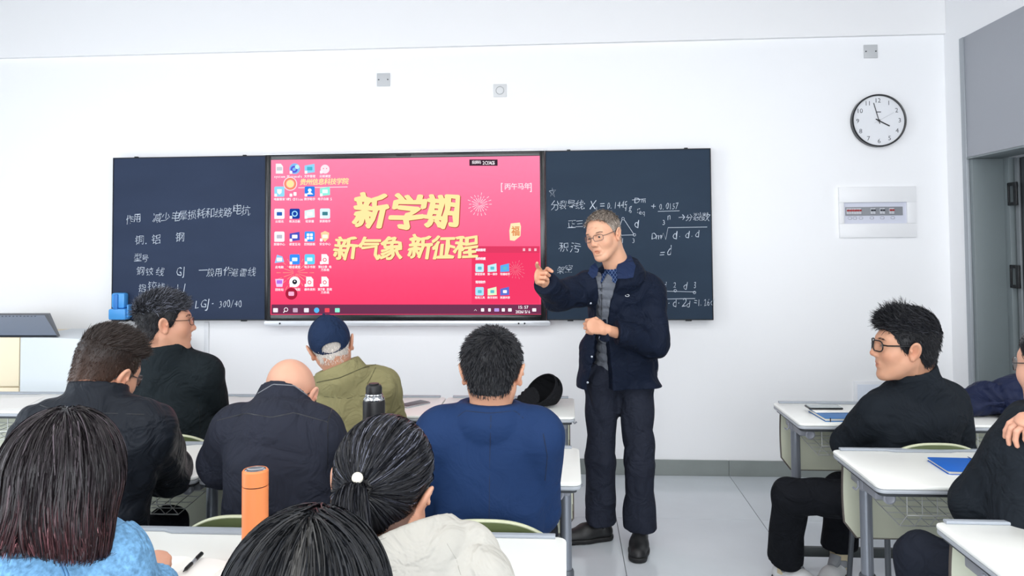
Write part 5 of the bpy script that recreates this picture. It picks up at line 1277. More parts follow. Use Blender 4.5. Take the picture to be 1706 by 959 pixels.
# turned-down collar wings, zip, snaps, cuffs and the small chest badge
M_cw = cloth('collar_navy', '1e2b49', .7)
for P_ in ([(1035, 424, 3.92), (1027, 446, 3.818), (1029, 464, 3.797), (1043, 464, 3.795), (1055, 462, 3.803), (1059, 443, 3.828), (1051, 425, 3.90)],
           [(992, 437, 3.87), (984, 443, 3.845), (979, 455, 3.835), (988, 464, 3.825), (995, 459, 3.822), (997, 447, 3.84)]):
    c_ = [at(*q)-P1['off'] for q in P_]; b_ = B(); f0 = [b_.bm.verts.new(p) for p in c_]; f1 = [b_.bm.verts.new(p+A3(0, .007, 0)) for p in c_]
    b_.bm.faces.new(f0); b_.bm.faces.new(f1[::-1])
    for i in range(len(c_)): b_.bm.faces.new((f0[i], f1[i], f1[(i+1) % len(c_)], f0[(i+1) % len(c_)]))
    bmesh.ops.triangulate(b_.bm, faces=b_.bm.faces[:2]); b_.ob('collar_wing', M_cw, P1['root'], smooth=50)
M_snap = mat('snap_metal', '9aa0a8', .3, metal=.8)
for x, y in ((986, 594), (979, 637), (984, 505)):
    p = project(FJ, [at(x, y, 3.8)], dC, .001)[0]-P1['off']; B().lathe([(0, 0), (.006, 0), (.0055, .002), (.002, .003), (0, .003)], 12, tuple(p), Matrix.Rotation(math.radians(90), 3, 'X')).ob('snap', M_snap, P1['root'])
p = project(FJ, [at(1045, 492, 3.8)], dC, .001)[0]-P1['off']
B().tube([tuple(p+A3(.010*math.cos(t*.785), -.0005, .0055*math.sin(t*.785))) for t in range(8)], .0016, 5, closed=True).ob('chest_badge', mat('badge_white', 'c8ccd2', .5), P1['root'])
M_zip = mat('zip_grey', '7d828b', .4, metal=.5)
seam(P1['F_quilted_vest'], [at(1003, 470, 3.8), at(1002, 530, 3.8), at(1003, 556, 3.8)], dC, .002, 'zip', M_blk, P1)
seam(FJ, [at(999, 560, 3.8), at(992, 600, 3.8), at(984, 640, 3.8)], dC, .0022, 'zip', M_zip, P1)
seam(FJ, [at(1062, 470, 3.8), at(1070, 520, 3.8)], dC, .0012, 'seam', M_jk, P1)
seam(FJ, [at(1045, 575, 3.8), at(1046, 640, 3.8)], dC, .0016, 'pocket_welt', M_jk, P1)

# ---------------------------------------------------------------- navy blazer, second row
def common(skin='tan', **k): return dict(skin=skin, s=k.pop('s', 1.0), **k)
J = seated(A3(-.235, 2.42, .50), 0, at(816, 694, 2.35), sw=.150, sd=.054, EL=at(722, 850, 2.47), ER=at(896, 850, 2.47), mid=at(815, 850, 2.385), up=at(815, 755, 2.385))
M_bl = cloth('blazer_navy', '1c3258', .72, sheen=0., var=.05)
[n for n in M_bl.node_tree.nodes if n.type == 'BUMP'][-1].inputs['Strength'].default_value = .3
H = common(c=at(820, 622, 2.37), R=facedir(-3, -8, 0), fw=1.06, hair=1, thick=lambda X, Y, Z: .003+.006*np.clip((Z+.03)/.08, 0, 1), hairmat=HB, base_tint=.7, amp=0., seed=7, scalp=(.25, .2, .2), stub=(.5, .42, .4), neck=1.12,
           strands=[dict(n=5000, sel=lambda V: V[:, 2] > -.01, comb=comb_whorl((.025, -.075, .115), .5), L=.015, lift=.28, w=.0010),
                    dict(n=3500, sel=lambda V: V[:, 2] < .03, comb=comb_dir((0, -.1, -1)), L=.008, lift=.3, w=.0008, seg=2)])
C = dict(tops=[dict(name='blazer', mat=M_bl, i=.020, sr=.004, hem=.45, fl=.76, collar=(.050, .074, 0), fall=.042, fold=[(.0030, 11, 2, (1, 1, 1.4)), (.0008, 30, 8, (1, 1, .8))], wide=1.04)], trousers=dict(mat=TR, i=.0), shoes=SHOES)
P7 = build_person('man seen from behind in a navy blue blazer with short black hair, second row', J, H, C)
dB = A3(0, 1, 0)
M_sn = mat('seam_dark_navy', '0f1b33', .8)
seam(P7['F_blazer'], [at(818, 692, 2.2), at(816, 760, 2.2), at(815, 870, 2.2)], dB, .0012, 'back_seam', M_sn, P7)
seam(P7['F_blazer'], [at(762, 694, 2.2), at(775, 684, 2.2), at(815, 688, 2.2), at(858, 684, 2.2), at(872, 696, 2.2)], dB, .0012, 'collar_edge', M_sn, P7)
seam(P7['F_blazer'], [at(905, 722, 2.2), at(912, 760, 2.2), at(908, 800, 2.2)], dB, .0013, 'sleeve_seam', M_sn, P7)
0 and strip(P7['F_blazer'], [at(765, 676, 2.2), at(800, 672, 2.2), at(840, 672, 2.2), at(866, 680, 2.2)], [at(760, 690, 2.2), at(798, 688, 2.2), at(842, 688, 2.2), at(872, 696, 2.2)], dB, .003, 'collar_fall', M_bl, P7)
chair(-.235, 2.42, 0, 'olive plastic chair under the man in the navy blazer')

# ---------------------------------------------------------------- bald man, second row
J = seated(A3(-.93, 2.40, .50), -6, at(462, 688, 2.34), sw=.128, sd=.06, EL=at(368, 775, 2.42), ER=at(575, 790, 2.45), mid=at(462, 850, 2.34), up=at(465, 755, 2.31))
M_gj = cloth('jacket_charcoal_softshell', '282b36', .8, bs=700, bump=.12, var=.05)
up_ = facedir(-12, -50, -12)
H = common('pale', c=at(482, 668, 2.43), R=up_, s=.98, hair=None, res=.003, glasses=dict(mat=('glasses_black', '141517', .3), r=.0016), scalp=(1, .97, .94), eyes=True)
C = dict(tops=[dict(name='jacket', mat=M_gj, i=.024, sr=.006, hem=.45, fl=.80, wide=1.02, collar=(.065, .084, 0), fold=[(.005, 10, 12, (1, 1, 1.4)), (.0015, 26, 4, (1, 1, .8))])], trousers=dict(mat=TR), shoes=SHOES)
P6 = build_person('bald man seen from behind in a charcoal soft-shell jacket, head bowed to the right', J, H, C)
seam(P6['F_jacket'], [at(362, 700, 2.1), at(410, 688, 2.1), at(452, 695, 2.1), at(490, 687, 2.1), at(546, 703, 2.1)], dB, .0016, 'yoke_seam', M_blk, P6)
seam(P6['F_jacket'], [at(556, 672, 2.1), at(546, 703, 2.1), at(546, 780, 2.1)], dB, .0014, 'sleeve_seam', M_blk, P6)
seam(P6['F_jacket'], [at(430, 655, 2.1), at(455, 640, 2.1), at(490, 642, 2.1), at(512, 658, 2.1)], dB, .0022, 'collar_piping', mat('collar_grey_knit', '6d7076', .8), P6)
chair(-.93, 2.42, 0, 'olive plastic chair under the bald man in the charcoal jacket')

# ---------------------------------------------------------------- buzz-cut man, second row left
J = seated(A3(-1.58, 2.38, .50), 4, at(158, 676, 2.26), sw=.17, sd=.055, SL=at(72, 722, 2.22), SR=at(243, 716, 2.30), EL=at(20, 830, 2.40), ER=at(280, 786, 2.62), WR=at(205, 785, 2.80), mid=at(150, 860, 2.31), up=at(155, 750, 2.28))
M_bj = cloth('jacket_black_nylon', '1c2027', .5, sheen=0., bump=.1)
H = common('ruddy', c=at(176, 622, 2.32), R=facedir(-16, -22, 9), fw=1.03, hair=1, thick=lambda X, Y, Z: .003+.008*np.clip((Z-.05)/.06, 0, 1), hairmat=hairmat('hair_buzz', '2b2320'), cap_tint=lambda V: np.array([2.7, 2.1, 1.7])*(1-np.clip((V[:, 2:]+.06)/.12, 0, 1))+.8*np.clip((V[:, 2:]+.06)/.12, 0, 1), amp=0., seed=9, scalp=(.42, .33, .28), stub=(.5, .4, .35),
           glasses=dict(mat=('glasses_black', '141517', .3), r=.0016), neck=1.15,
           strands=[dict(n=4200, sel=lambda V: V[:, 2] > .075, comb=comb_dir((.1, .9, .5)), L=.024, lift=.55, w=.0010),
                    dict(n=5200, sel=lambda V: V[:, 2] < .095, comb=comb_dir((.0, -.15, -1)), L=.006, lift=.5, w=.0007, seg=2, tint=fade(-.05, .07, (2.6, 2.0, 1.6), (1.1, 1., .95)))])
C = dict(tops=[dict(name='jacket', mat=M_bj, i=.026, sr=.012, hem=.45, fl=.80, wide=1.06, collar=(.070, .078, 0), fold=[(.0075, 15, 22, (1, 1, 1.2)), (.003, 31, 14, (1, 1, 1))])], trousers=dict(mat=TR), shoes=SHOES)
P5 = build_person('man with a clipped buzz cut and black nylon jacket leaning over his desk', J, H, C)
seam(P5['F_jacket'], [at(60, 672, 2.0), at(110, 690, 2.0), at(180, 688, 2.0), at(240, 690, 2.0)], dB, .0012, 'yoke_seam', M_blk, P5)
chair(-1.58, 2.40, 0, 'olive plastic chair under the buzz-cut man in black nylon')

# ---------------------------------------------------------------- glasses man, front row left
J = seated(A3(-1.63, 3.30, .50), -10, at(283, 588, 3.22), sw=.155, sd=.075, SL=at(238, 625, 3.25), SR=at(342, 625, 3.25), EL=at(232, 700, 3.42), ER=at(355, 698, 3.38), WR=at(330, 690, 3.62), mid=at(290, 700, 3.26), up=at(288, 640, 3.27))
M_kj = cloth('jacket_black_matte', '1a2125', .8, sheen=0.)
H = common('ruddy', c=at(276, 541, 3.2), R=facedir(-60, 2, -4), s=1.03, fw=1.0, hair=1, thick=lambda X, Y, Z: .003+.007*np.clip((Z-.03)/.07, 0, 1), hairmat=HB, base_tint=1.0, amp=.0015, seed=12, scalp=(.3, .25, .22), stub=(.5, .42, .38), brows=1, browmat=HB,
           glasses=dict(mat=('glasses_thin_dark', '3a2a24', .3, .5), r=.0013, size=(.023, .016)), neck=1.12,
           strands=[dict(n=3600, sel=lambda V: V[:, 2] > .055, comb=comb_whorl((.0, -.10, .06), -.4, .1), L=.022, lift=.4, w=.0011, seg=4, snap=.5, noise=.35, tint=salt(.35, 12., 2.)),
                    dict(n=3600, sel=lambda V: V[:, 2] < .075, comb=comb_dir((0, -.5, -1)), L=.010, lift=.35, w=.0008, seg=2, tint=fade(-.06, .05, (2.6, 2.2, 1.9), (1., 1., 1.)))])
C = dict(tops=[dict(name='jacket', mat=M_kj, i=.022, sr=.008, hem=.45, fl=.8, collar=(.060, .076, 0), fold=[(.0055, 13, 31, (1, 1, 1.2)), (.0018, 28, 14, (1, 1, 1))])], trousers=dict(mat=TR), shoes=SHOES)
P3 = build_person('man in thin glasses and black jacket looking right, front row beside the blue eraser holder', J, H, C)
seam(P3['F_jacket'], [at(330, 672, 3.1), at(333, 700, 3.1), at(333, 735, 3.1)], dB, .0013, 'back_pleat', M_blk, P3)
chair(-1.63, 3.33, 0, 'olive plastic chair under the glasses-wearing man, front row')

# ---------------------------------------------------------------- olive jacket and navy cap, front row
J = seated(A3(-.80, 3.32, .50), -4, at(570, 632, 3.20), sw=.14, sd=.06, SL=at(534, 662, 3.24), SR=at(632, 645, 3.28), ER=at(645, 706, 3.42), EL=at(528, 715, 3.42), mid=at(580, 720, 3.22), up=at(580, 670, 3.24))
M_ol = cloth('jacket_olive', '88835f', .8, bump=.2)
H = common('ruddy', c=at(552, 578, 3.22), ear=.006, es=1.25, R=facedir(18, -4, -13), s=.98, hair=1, thick=.002, hairmat=HW, base_tint=.75, amp=.0005, seed=15, scalp=(.9, .85, .82), stub=(.95, .92, .9), neck=1.1,
           strands=[dict(n=3500, sel=lambda V: (V[:, 2] < .05), comb=comb_dir((0, -.2, -1)), L=.007, lift=.35, w=.0007, seg=2, tint=salt(.5, 1.1, .8))])
C = dict(tops=[dict(name='jacket', mat=M_ol, i=.026, sr=.014, hem=.45, fl=.82, collar=(.070, .076, 0), fall=.055, fold=[(.007, 13, 41, (1, 1, 1.2)), (.003, 28, 24, (1, 1, 1))])], trousers=dict(mat=TR), shoes=SHOES)
P2 = build_person('man in an olive jacket and navy baseball cap seen from behind, front row', J, H, C)
def baseball_cap(out, H_, m_):
    R, c, s = H_['R'], H_['c'], H_['s']; S = Field((-.13, -.15, -.09), (.13, .20, .18), .0033)
    S.ell((0, -.014, .042), (.089, .111, .100), k=0); S.ell((0, -.014, .042), (.0825, .1045, .0935), k=.002, mode='s')
    S.fn(lambda X, Y, Z: ((.088*np.clip((Y+.11)/.13, 0, 1)-.037)-Z)+0*X)
    S.ell((0, -.118, .004), (.042, .06, .021), k=.002, mode='s')
    S.ell((0, -.118, -.012), (.040, .012, .0), k=0) if False else None
    S.cone((0, .075, .032), (0, .135, .022), .075, .055, k=.006, n=(0, .1, 1), flat=.05)
    S.cone((0, -.014, .140), (0, -.014, .146), .007, .006, k=.002)
    V, Q = S.mesh(); V = relax(V, Q, 1); V = c+s*(V@R.T)-out['off']
    o = link('cap', fast_mesh('cap', V, Q, mats=[m_]), None, out['root'])
    for a in range(6):
        a = a*math.pi/3+.52; pts = [(.0875*math.cos(a)*math.sin(t), -.014+.1075*math.sin(a)*math.sin(t), .045+.0985*math.cos(t)) for t in np.linspace(.05, 1.45, 12)]
        pts = [p for p in pts if not (p[1] < -.09 and abs(p[0]) < .04 and p[2] < .04)]
        B().tube([tuple(c+s*(R@np.array(p))-out['off']) for p in pts], .0010, 4).ob('cap_seam', m_, o)
    return o
M_cap = cloth('cap_navy', '1d2c47', .8, bump=.2)
baseball_cap(P2, H, M_cap)
0 and strip(P2['F_jacket'], [at(530, 622, 3.1), at(560, 612, 3.1), at(596, 602, 3.1)], [at(524, 636, 3.1), at(562, 632, 3.1), at(610, 619, 3.1)], dB, .004, 'collar_fall', M_ol, P2)
M_so = mat('seam_dark_olive', '4c4a30', .85)
seam(P2['F_jacket'], [at(528, 637, 3.1), at(566, 629, 3.1), at(606, 612, 3.1), at(626, 607, 3.1)], dB, .0022, 'collar_edge', M_so, P2)
seam(P2['F_jacket'], [at(626, 612, 3.1), at(612, 640, 3.1), at(614, 680, 3.1)], dB, .0016, 'sleeve_seam', M_so, P2)
seam(P2['F_jacket'], [at(540, 660, 3.1), at(575, 664, 3.1), at(612, 658, 3.1)], dB, .0014, 'yoke_seam', M_so, P2)
chair(-.80, 3.35, 0, 'olive plastic chair under the man in the navy cap')

# ---------------------------------------------------------------- young man, front row right
hc = at(1508, 580, 3.16)
J = seated(at(1520, 800, 3.28)*A3(1, 1, 0)+A3(0, 0, .50), 28, at(1533, 636, 3.17), sw=.165, sd=.065, SL=at(1466, 688, 3.24), SR=at(1578, 676, 3.26), EL=at(1415, 738, 3.42), WL=at(1475, 728, 3.62), ER=at(1590, 750, 3.36), WR=at(1540, 735, 3.60),
           KL=at(1316, 824, 3.46), AL=at(1308, 915, 3.62), TL=at(1288, 945, 3.62), KR=at(1400, 815, 3.60), AR=at(1398, 912, 3.66), TR=at(1350, 940, 3.62), leg_yaw=62, mid=at(1524, 760, 3.26), up=at(1528, 690, 3.23))
J['AL'][2] = .10; J['AR'][2] = .11; J['TL'] = J['AL']+A3(.10, -.13, -.07); J['TR'] = J['AR']+A3(-.11, -.12, -.07)
M_yk = cloth('jacket_black_cotton', '1d2228', .85, sheen=0., var=.05)
H = common('tan', c=hc, R=facedir(82, 2, 0), s=1.10, fw=.98, hair=1, res=.003, thick=lambda X, Y, Z: .003+.010*np.clip((Z-.045)/.06, 0, 1), hairmat=HB, base_tint=.6, amp=.0015, seed=18, scalp=(.22, .2, .2), brows=1, browmat=HB, eye=.0034, stub=(.5, .45, .4),
           glasses=dict(mat=('glasses_thick_black', '0e0f10', .25), r=.0026, size=(.025, .019)),
           strands=[dict(n=4200, sel=lambda V: V[:, 2] > .06, comb=lambda P, k: np.stack([0*P[:, 0], .95+0*P[:, 0], .55-.7*k+0*P[:, 0]], -1), L=.030, lift=.28, w=.0012, seg=5, noise=.28, tint=salt(.12, 3., 1.)),
                    dict(n=900, sel=lambda V: (V[:, 2] > .085) & (V[:, 1] > .0), comb=comb_dir((0, .9, .9)), L=.032, lift=.45, w=.0014, seg=5, noise=.35, w1=.1),
                    dict(n=4200, sel=lambda V: V[:, 2] < .075, comb=comb_dir((0, -.5, -1)), L=.011, lift=.25, w=.0009, seg=2)])
C = dict(tops=[dict(name='jacket', mat=M_yk, i=.024, sr=.012, hem=.45, fl=.82, collar=(.065, .074, 0), fold=[(.0055, 12, 51, (1, 1, 1.2)), (.0016, 28, 24, (1, 1, 1))])],
         trousers=dict(mat=cloth('trousers_black', '15171c', .85, var=.05), i=.006, flare=.022, res=.008, fold=(.005, 17, 9, (1, 1, .8)), cuff=-.015, cuffR=-.055),
         shoes=dict(mat=mat('sneaker_white', 'd9dbdc', .45, bump=.2, bscale=60), sole=mat('sneaker_sole_dark', '2a2c30', .6), res=.005, L=.27, lace=1))
P4 = build_person('young man in thick black glasses and black clothes sitting sideways in the front right row', J, H, C)
for s_ in 'LR':
    A_ = J['A'+s_]-P4['off']; B().tube([tuple(A_+A3(0, 0, z)) for z in (-.045, -.01, .045)], [.044, .040, .041], 16).ob('sock', mat('sock_cream', 'cfc2a2', .9, bump=.3), P4['root'])
    B().box(tuple(A_+A3(-.03, -.045, -.03)), tuple(A_+A3(.02, -.0405, .0)), .004).ob('heel_tab', mat('sneaker_grey', '8b8e92', .8), P4['root'])
cp = J['P']; chair(cp[0]+.0, cp[1]+.03, math.radians(0), 'olive plastic chair under the young man sitting sideways')

# ---------------------------------------------------------------- person at the right frame edge
hc = at(1760, 613, 2.34)
J = seated(at(1745, 900, 2.35)*A3(1, 1, 0)+A3(0, 0, .50), 20, at(1765, 690, 2.34), sw=.16, sd=.07, SL=at(1698, 752, 2.36), EL=at(1630, 838, 2.48), WL=at(1700, 830, 2.62), SR=at(1830, 750, 2.4),
           KL=at(1538, 930, 2.56), KR=at(1640, 935, 2.72), leg_yaw=35, WR=at(1762, 690, 2.24), ER=at(1850, 800, 2.2))
H = common('pale', c=hc, R=facedir(22, -4, 0), s=1.0, hair=1, zl='back', thick=.010, hairmat=HB, base_tint=.8, seed=21, scalp=(.25, .22, .22), res=.003, fw=1.06, jaw=1.15,
           glasses=dict(mat=('glasses_wire', '3c3d40', .25, .8), r=.0013, size=(.024, .019)),
           handR=dict(D=nrm(A3(-1, .12, -.25)), N=nrm(A3(-.2, .25, -1)), T=A3(0, 1, .2), curl=RELAX, th=(.3, .2), res=1),
           strands=[dict(n=2500, sel=sel_all, comb=comb_dir((0, -.9, -.4)), L=.03, lift=.1, w=.0012, seg=4)])
C = dict(tops=[dict(name='sweatshirt', mat=M_yk, i=.026, sr=.012, hem=.45, fl=.84, wide=1.05, collar=(.028, .068, 0), cuff=-.03, fold=[(.004, 12, 61, (1, 1, 1.2)), (.0015, 28, 24, (1, 1, 1))])], trousers=dict(mat=cloth('trousers_ink', '20242e', .85), i=.012), shoes=SHOES)
P11 = build_person('person in wire glasses and black sweatshirt half cut off by the right frame edge', J, H, C)
cp = J['P']; chair(cp[0], cp[1]+.06, 0, 'olive plastic chair under the person cut by the right frame edge')

# ---------------------------------------------------------------- ponytail woman, third row
hc = at(635, 820, 1.50); R8 = facedir(-4, -16, 9)
J = seated(A3(hc[0]+.03, 1.40, .50), -8, at(672, 912, 1.43), sw=.125, sd=.055, SR=at(775, 962, 1.43), SL=at(560, 985, 1.42), ER=at(815, 1120, 1.55), EL=at(515, 1130, 1.55))
tie = A3(-.006, -.108, .010)
def comb_tie(P, k):
    d = tie-P; d /= np.maximum(1e-6, np.linalg.norm(d, axis=1))[:, None]; return d
def tail8(F, toW, rs):
    n = 2000; K = 10; a = rs.rand(n)*6.28; r0 = .016*np.sqrt(rs.rand(n)); k = np.linspace(0, 1, K)
    o = np.stack([r0*np.cos(a), 0*a, r0*np.sin(a)], -1); base = tie+A3(0, -.012, -.004)
    ctl = np.array([[0, 0, 0], [-.004, -.030, -.018], [.004, -.040, -.055], [.022, -.034, -.10], [.042, -.022, -.138]])
    t = k*4; i = np.minimum(t.astype(int), 3); u = (t-i)[:, None]; c = ctl[i]*(1-u)+ctl[i+1]*u
    sp_ = (.9+1.5*np.sin(k*2.6))[None, :, None]; L_ = (.75+.3*rs.rand(n))[:, None, None]
    P = base+c[None]*L_+o[:, None, :]*sp_+rs.normal(0, .0012, (n, K, 3)).cumsum(1)*.6
    w_ = toW(P.reshape(-1, 3)).reshape(P.shape)
    out_ = [(w_, np.full(n, .0011), (.5+1.3*rs.rand(n, 1)**2)*np.ones((1, 3)))]
    # loose flyaways
    m_ = 60; sd = np.stack([rs.normal(0, .05, m_), rs.normal(-.03, .05, m_), np.full(m_, .13)], -1)
    return out_
H = common('ruddy', c=hc, R=R8, s=1.0, fw=1.04, res=.0032, hair=1, zl='back', ear=.006, thick=lambda X, Y, Z: .011-.009*np.exp(-((Y+.01)/.035)**2-((Z+.005)/.04)**2)*(np.abs(X) > .05), hairmat=hairmat('hair_black_gloss', '1a1b20', .30), base_tint=.6, amp=0., seed=25, scalp=(.2, .18, .18),
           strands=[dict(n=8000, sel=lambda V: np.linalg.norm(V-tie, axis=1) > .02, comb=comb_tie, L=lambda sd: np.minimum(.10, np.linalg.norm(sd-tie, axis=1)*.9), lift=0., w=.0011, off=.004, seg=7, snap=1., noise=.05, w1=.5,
                         tint=lambda sd, rs: np.where(rs.rand(len(sd), 1) < .10*np.clip(sd[:, 2:]*12, .3, 2), 11., 1.)*(.5+1.3*rs.rand(len(sd), 1)**2)*np.ones((1, 3)))],  # brighter strands, more near the crown: gloss highlights painted into the tint
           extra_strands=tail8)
M_cr = cloth('coat_cream', 'b2b0a9', .9, bs=160, bump=.5, var=.06)
C = dict(tops=[dict(name='coat', mat=M_cr, i=.024, sr=.008, hem=.45, fl=.84, wide=1.0, res=.006, collar=(.022, .084, 0), fall=.035, fold=[(.007, 15, 71, (1, 1, 1.2)), (.003, 31, 24, (1, 1, 1))])], trousers=dict(mat=TR), shoes=SHOES)
P8 = build_person('woman with a low black ponytail and cream coat seen from behind, third row', J, H, C)
tw = H['c']+R8@tie; off8 = P8['off']
sb = B(); rs8 = np.random.RandomState(3); ringp = []
for i in range(40):
    a = i/40*6.283; rr2 = .019+.004*math.sin(i*2.4); ringp.append(tuple(tw+R8@A3(rr2*math.cos(a), -.016+.004*math.sin(i*3.1), -.002+rr2*math.sin(a))-off8))
sb.tube(ringp, .0055, 7, closed=True).ob('hair_tie', mat('hair_tie_black', '0f0f12', .5, bump=.3), P8['root'])
u_ = B(); bmesh.ops.create_uvsphere(u_.bm, u_segments=20, v_segments=14, radius=.0105); link('pearl_bead', u_.mesh('pearl_bead', mat('pearl_white', 'e9e4d6', .2, coat=.5)), None, P8['root'], tuple(tw+R8@A3(-.004, -.026, .017)-off8))
u_ = B(); bmesh.ops.create_icosphere(u_.bm, subdivisions=1, radius=.007); link('clear_bead', u_.mesh('clear_bead', mat('clear_bead', '9a9fa6', .1, metal=.6), smooth=0), None, P8['root'], tuple(tw+R8@A3(.006, -.032, -.020)-off8))
F8 = P8['F_coat']
0 and strip(F8, [at(668, 912, 1.3), at(690, 893, 1.3), at(715, 887, 1.3), at(740, 893, 1.3)], [at(672, 935, 1.3), at(698, 915, 1.3), at(730, 908, 1.3), at(766, 912, 1.3)], dB, .004, 'collar_fall', M_cr, P8)
seam(F8, [at(745, 905, 1.3), at(760, 930, 1.3), at(768, 957, 1.3)], dB, .0014, 'seam', M_cr, P8)
chair(J['P'][0], 1.50, 0, 'olive plastic chair under the ponytailed woman in the cream coat')

# ---------------------------------------------------------------- bobbed woman in denim, third row left
hc = at(108, 810, 1.47); R9 = facedir(6, -6, 2)
J = seated(A3(hc[0]-.01, 1.36, .50), 0, at(98, 886, 1.52), sw=.13, sd=.06, SR=at(180, 948, 1.50), SL=at(-15, 935, 1.50), ER=at(235, 1100, 1.52), EL=at(-90, 1100, 1.52))
def bob(F):
    F.ell((0, -.018, .030), (.100, .112, .108), k=.02); F.cone((-.035, -.03, .0), (-.044, -.035, -.105), .070, .062, k=.03); F.cone((.035, -.03, .0), (.042, -.035, -.10), .070, .062, k=.03); F.ell((0, -.065, -.06), (.090, .070, .095), k=.03)
    F.ell((0, .125, -.05), (.070, .10, .12), k=.01, mode='s'); F.ell((0, .02, -.09), (.055, .06, .09), k=.01, mode='s')
    F.fn(lambda X, Y, Z: (-.080-.30*X+.004*np.sin(X*60)-Z)+0*Y)
def comb_bob(P, k):
    a = np.stack([P[:, 0]*1.0, (P[:, 1]+.02)*.8, np.full(len(P), -.02)], -1); a /= np.maximum(1e-6, np.linalg.norm(a, axis=1))[:, None]
    w_ = np.clip((.13-P[:, 2])/.07, .1, 1)[:, None]; d = a*(1-w_)+A3(0, 0, -1)*w_; d[:, 0] += .25*np.sin(P[:, 2]*22)*np.sign(P[:, 0])*-1*(P[:, 2] < .0); return d
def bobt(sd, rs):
    w_ = np.clip((.05-sd[:, 2:])/.10, 0, 1)*(rs.rand(len(sd), 1) < .75); hl = (rs.rand(len(sd), 1) < .10); v = .55+.9*rs.rand(len(sd), 1)**1.5  # hl: random bright streaks, hair highlights painted into the tint
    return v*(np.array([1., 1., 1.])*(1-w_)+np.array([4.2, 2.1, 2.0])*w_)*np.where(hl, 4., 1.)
H = common('pale', c=hc, R=R9, s=1.04, hair=1, zl='back', thick=.012, hairmat=hairmat('hair_dark_brown_gloss', '211d20', .30), base_tint=.55, amp=0., seed=28, scalp=(.25, .2, .2), cap_edit=bob,
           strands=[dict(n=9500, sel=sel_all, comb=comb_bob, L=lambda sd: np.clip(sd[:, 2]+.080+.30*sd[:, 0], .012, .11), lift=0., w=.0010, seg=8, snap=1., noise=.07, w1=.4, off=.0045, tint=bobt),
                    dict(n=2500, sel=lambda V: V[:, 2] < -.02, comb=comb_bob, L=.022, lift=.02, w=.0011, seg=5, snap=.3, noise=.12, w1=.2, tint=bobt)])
M_dn = cloth('denim_light_blue', '6f9fcc', .85, bs=520, bump=.5, var=.75, vs=110)
M_dn2 = mat('denim_seam_blue', '4f7fae', .85, bump=.4, bscale=300)
C = dict(tops=[dict(name='denim_jacket', mat=M_dn, i=.024, sr=.010, hem=.45, fl=.84, wide=1.0, res=.006, collar=(.025, .080, 0), fall=.035, fold=[(.004, 15, 81, (1, 1, 1.2)), (.0015, 31, 24, (1, 1, 1))])], trousers=dict(mat=TR), shoes=SHOES)
P9 = build_person('woman with a dark reddish bob and light blue denim jacket seen from behind', J, H, C)
F9 = P9['F_denim_jacket']
for pts in ([(72, 893), (92, 920), (108, 957), (112, 1000)], [(78, 892), (98, 919), (114, 957), (118, 1000)], [(-20, 888), (30, 892), (70, 893), (110, 886)], [(-20, 894), (30, 898), (72, 899), (112, 892)]):
    seam(F9, [at(x, y, 1.25) for x, y in pts], dB, .0016, 'stitched_seam', M_dn2, P9)
0 and strip(F9, [at(-10, 862, 1.25), at(40, 858, 1.25), at(90, 862, 1.25), at(118, 875, 1.25)], [at(-14, 884, 1.25), at(38, 887, 1.25), at(92, 889, 1.25), at(128, 893, 1.25)], dB, .005, 'collar_fall', M_dn, P9)
chair(J['P'][0], 1.46, 0, 'olive plastic chair under the woman in light blue denim')

# ---------------------------------------------------------------- the nearest head
hc = at(512, 1058, .96); R10 = facedir(4, -14, 1)
J = seated(A3(hc[0], .86, .50), 0, hc+A3(0, -.045, -.165), sw=.14, sd=.06)
def long_(F):
    F.ell((0, -.018, .033), (.098, .112, .106), k=.02); F.cone((0, -.05, .0), (0, -.06, -.12), .082, .07, k=.03); F.ell((0, .125, -.05), (.070, .10, .12), k=.01, mode='s')
part = A3(.006, -.055, .13)
def comb10(P, k):
    d = P-np.stack([np.full(len(P), .004), np.clip(P[:, 1], -.06, .07), np.full(len(P), .13)], -1); d[:, 1] -= .01; d /= np.maximum(1e-6, np.linalg.norm(d, axis=1))[:, None]
    w_ = np.clip((.12-P[:, 2])/.07, .05, 1)[:, None]; return d*(1-w_)+A3(0, -.12, -1)*w_
def fly10(F, toW, rs):
    n = 16; K = 9; a = rs.uniform(-1.5, 1.5, n); k = np.linspace(0, 1, K)[None, :, None]
    b = np.stack([.10*np.sin(a)*.95, rs.uniform(-.07, .02, n), .033+.103*np.cos(a)], -1); d = b-A3(0, -.02, .03); d /= np.linalg.norm(d, axis=1)[:, None]
    L_ = rs.uniform(.01, .035, n)[:, None, None]; s_ = np.sign(rs.normal(0, 1, n))[:, None, None]*A3(1, 0, 0)
    P = b[:, None, :]+d[:, None, :]*L_*k*.45+(s_*.8+A3(0, -.2, .15))*L_*k**1.5
    return [(toW(P.reshape(-1, 3)).reshape(P.shape), np.full(n, .00035), np.full((n, 3), 2.2))]
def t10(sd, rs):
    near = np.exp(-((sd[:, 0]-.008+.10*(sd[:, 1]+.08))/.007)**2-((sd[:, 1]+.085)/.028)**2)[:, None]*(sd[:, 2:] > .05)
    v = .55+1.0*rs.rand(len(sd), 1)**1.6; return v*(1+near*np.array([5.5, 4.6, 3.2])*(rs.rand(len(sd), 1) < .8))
H = common('pale', c=hc, R=R10, s=1.03, hair=1, zl='back', thick=.012, hairmat=hairmat('hair_near_black', '191b1f', .34), base_tint=.55, amp=0., seed=33, scalp=(.3, .25, .22), cap_edit=long_,
           strands=[dict(n=9000, sel=sel_all, comb=comb10, L=.11, lift=0., w=.0009, seg=8, snap=1., noise=.05, w1=.4, off=.004, tint=t10)], extra_strands=fly10)
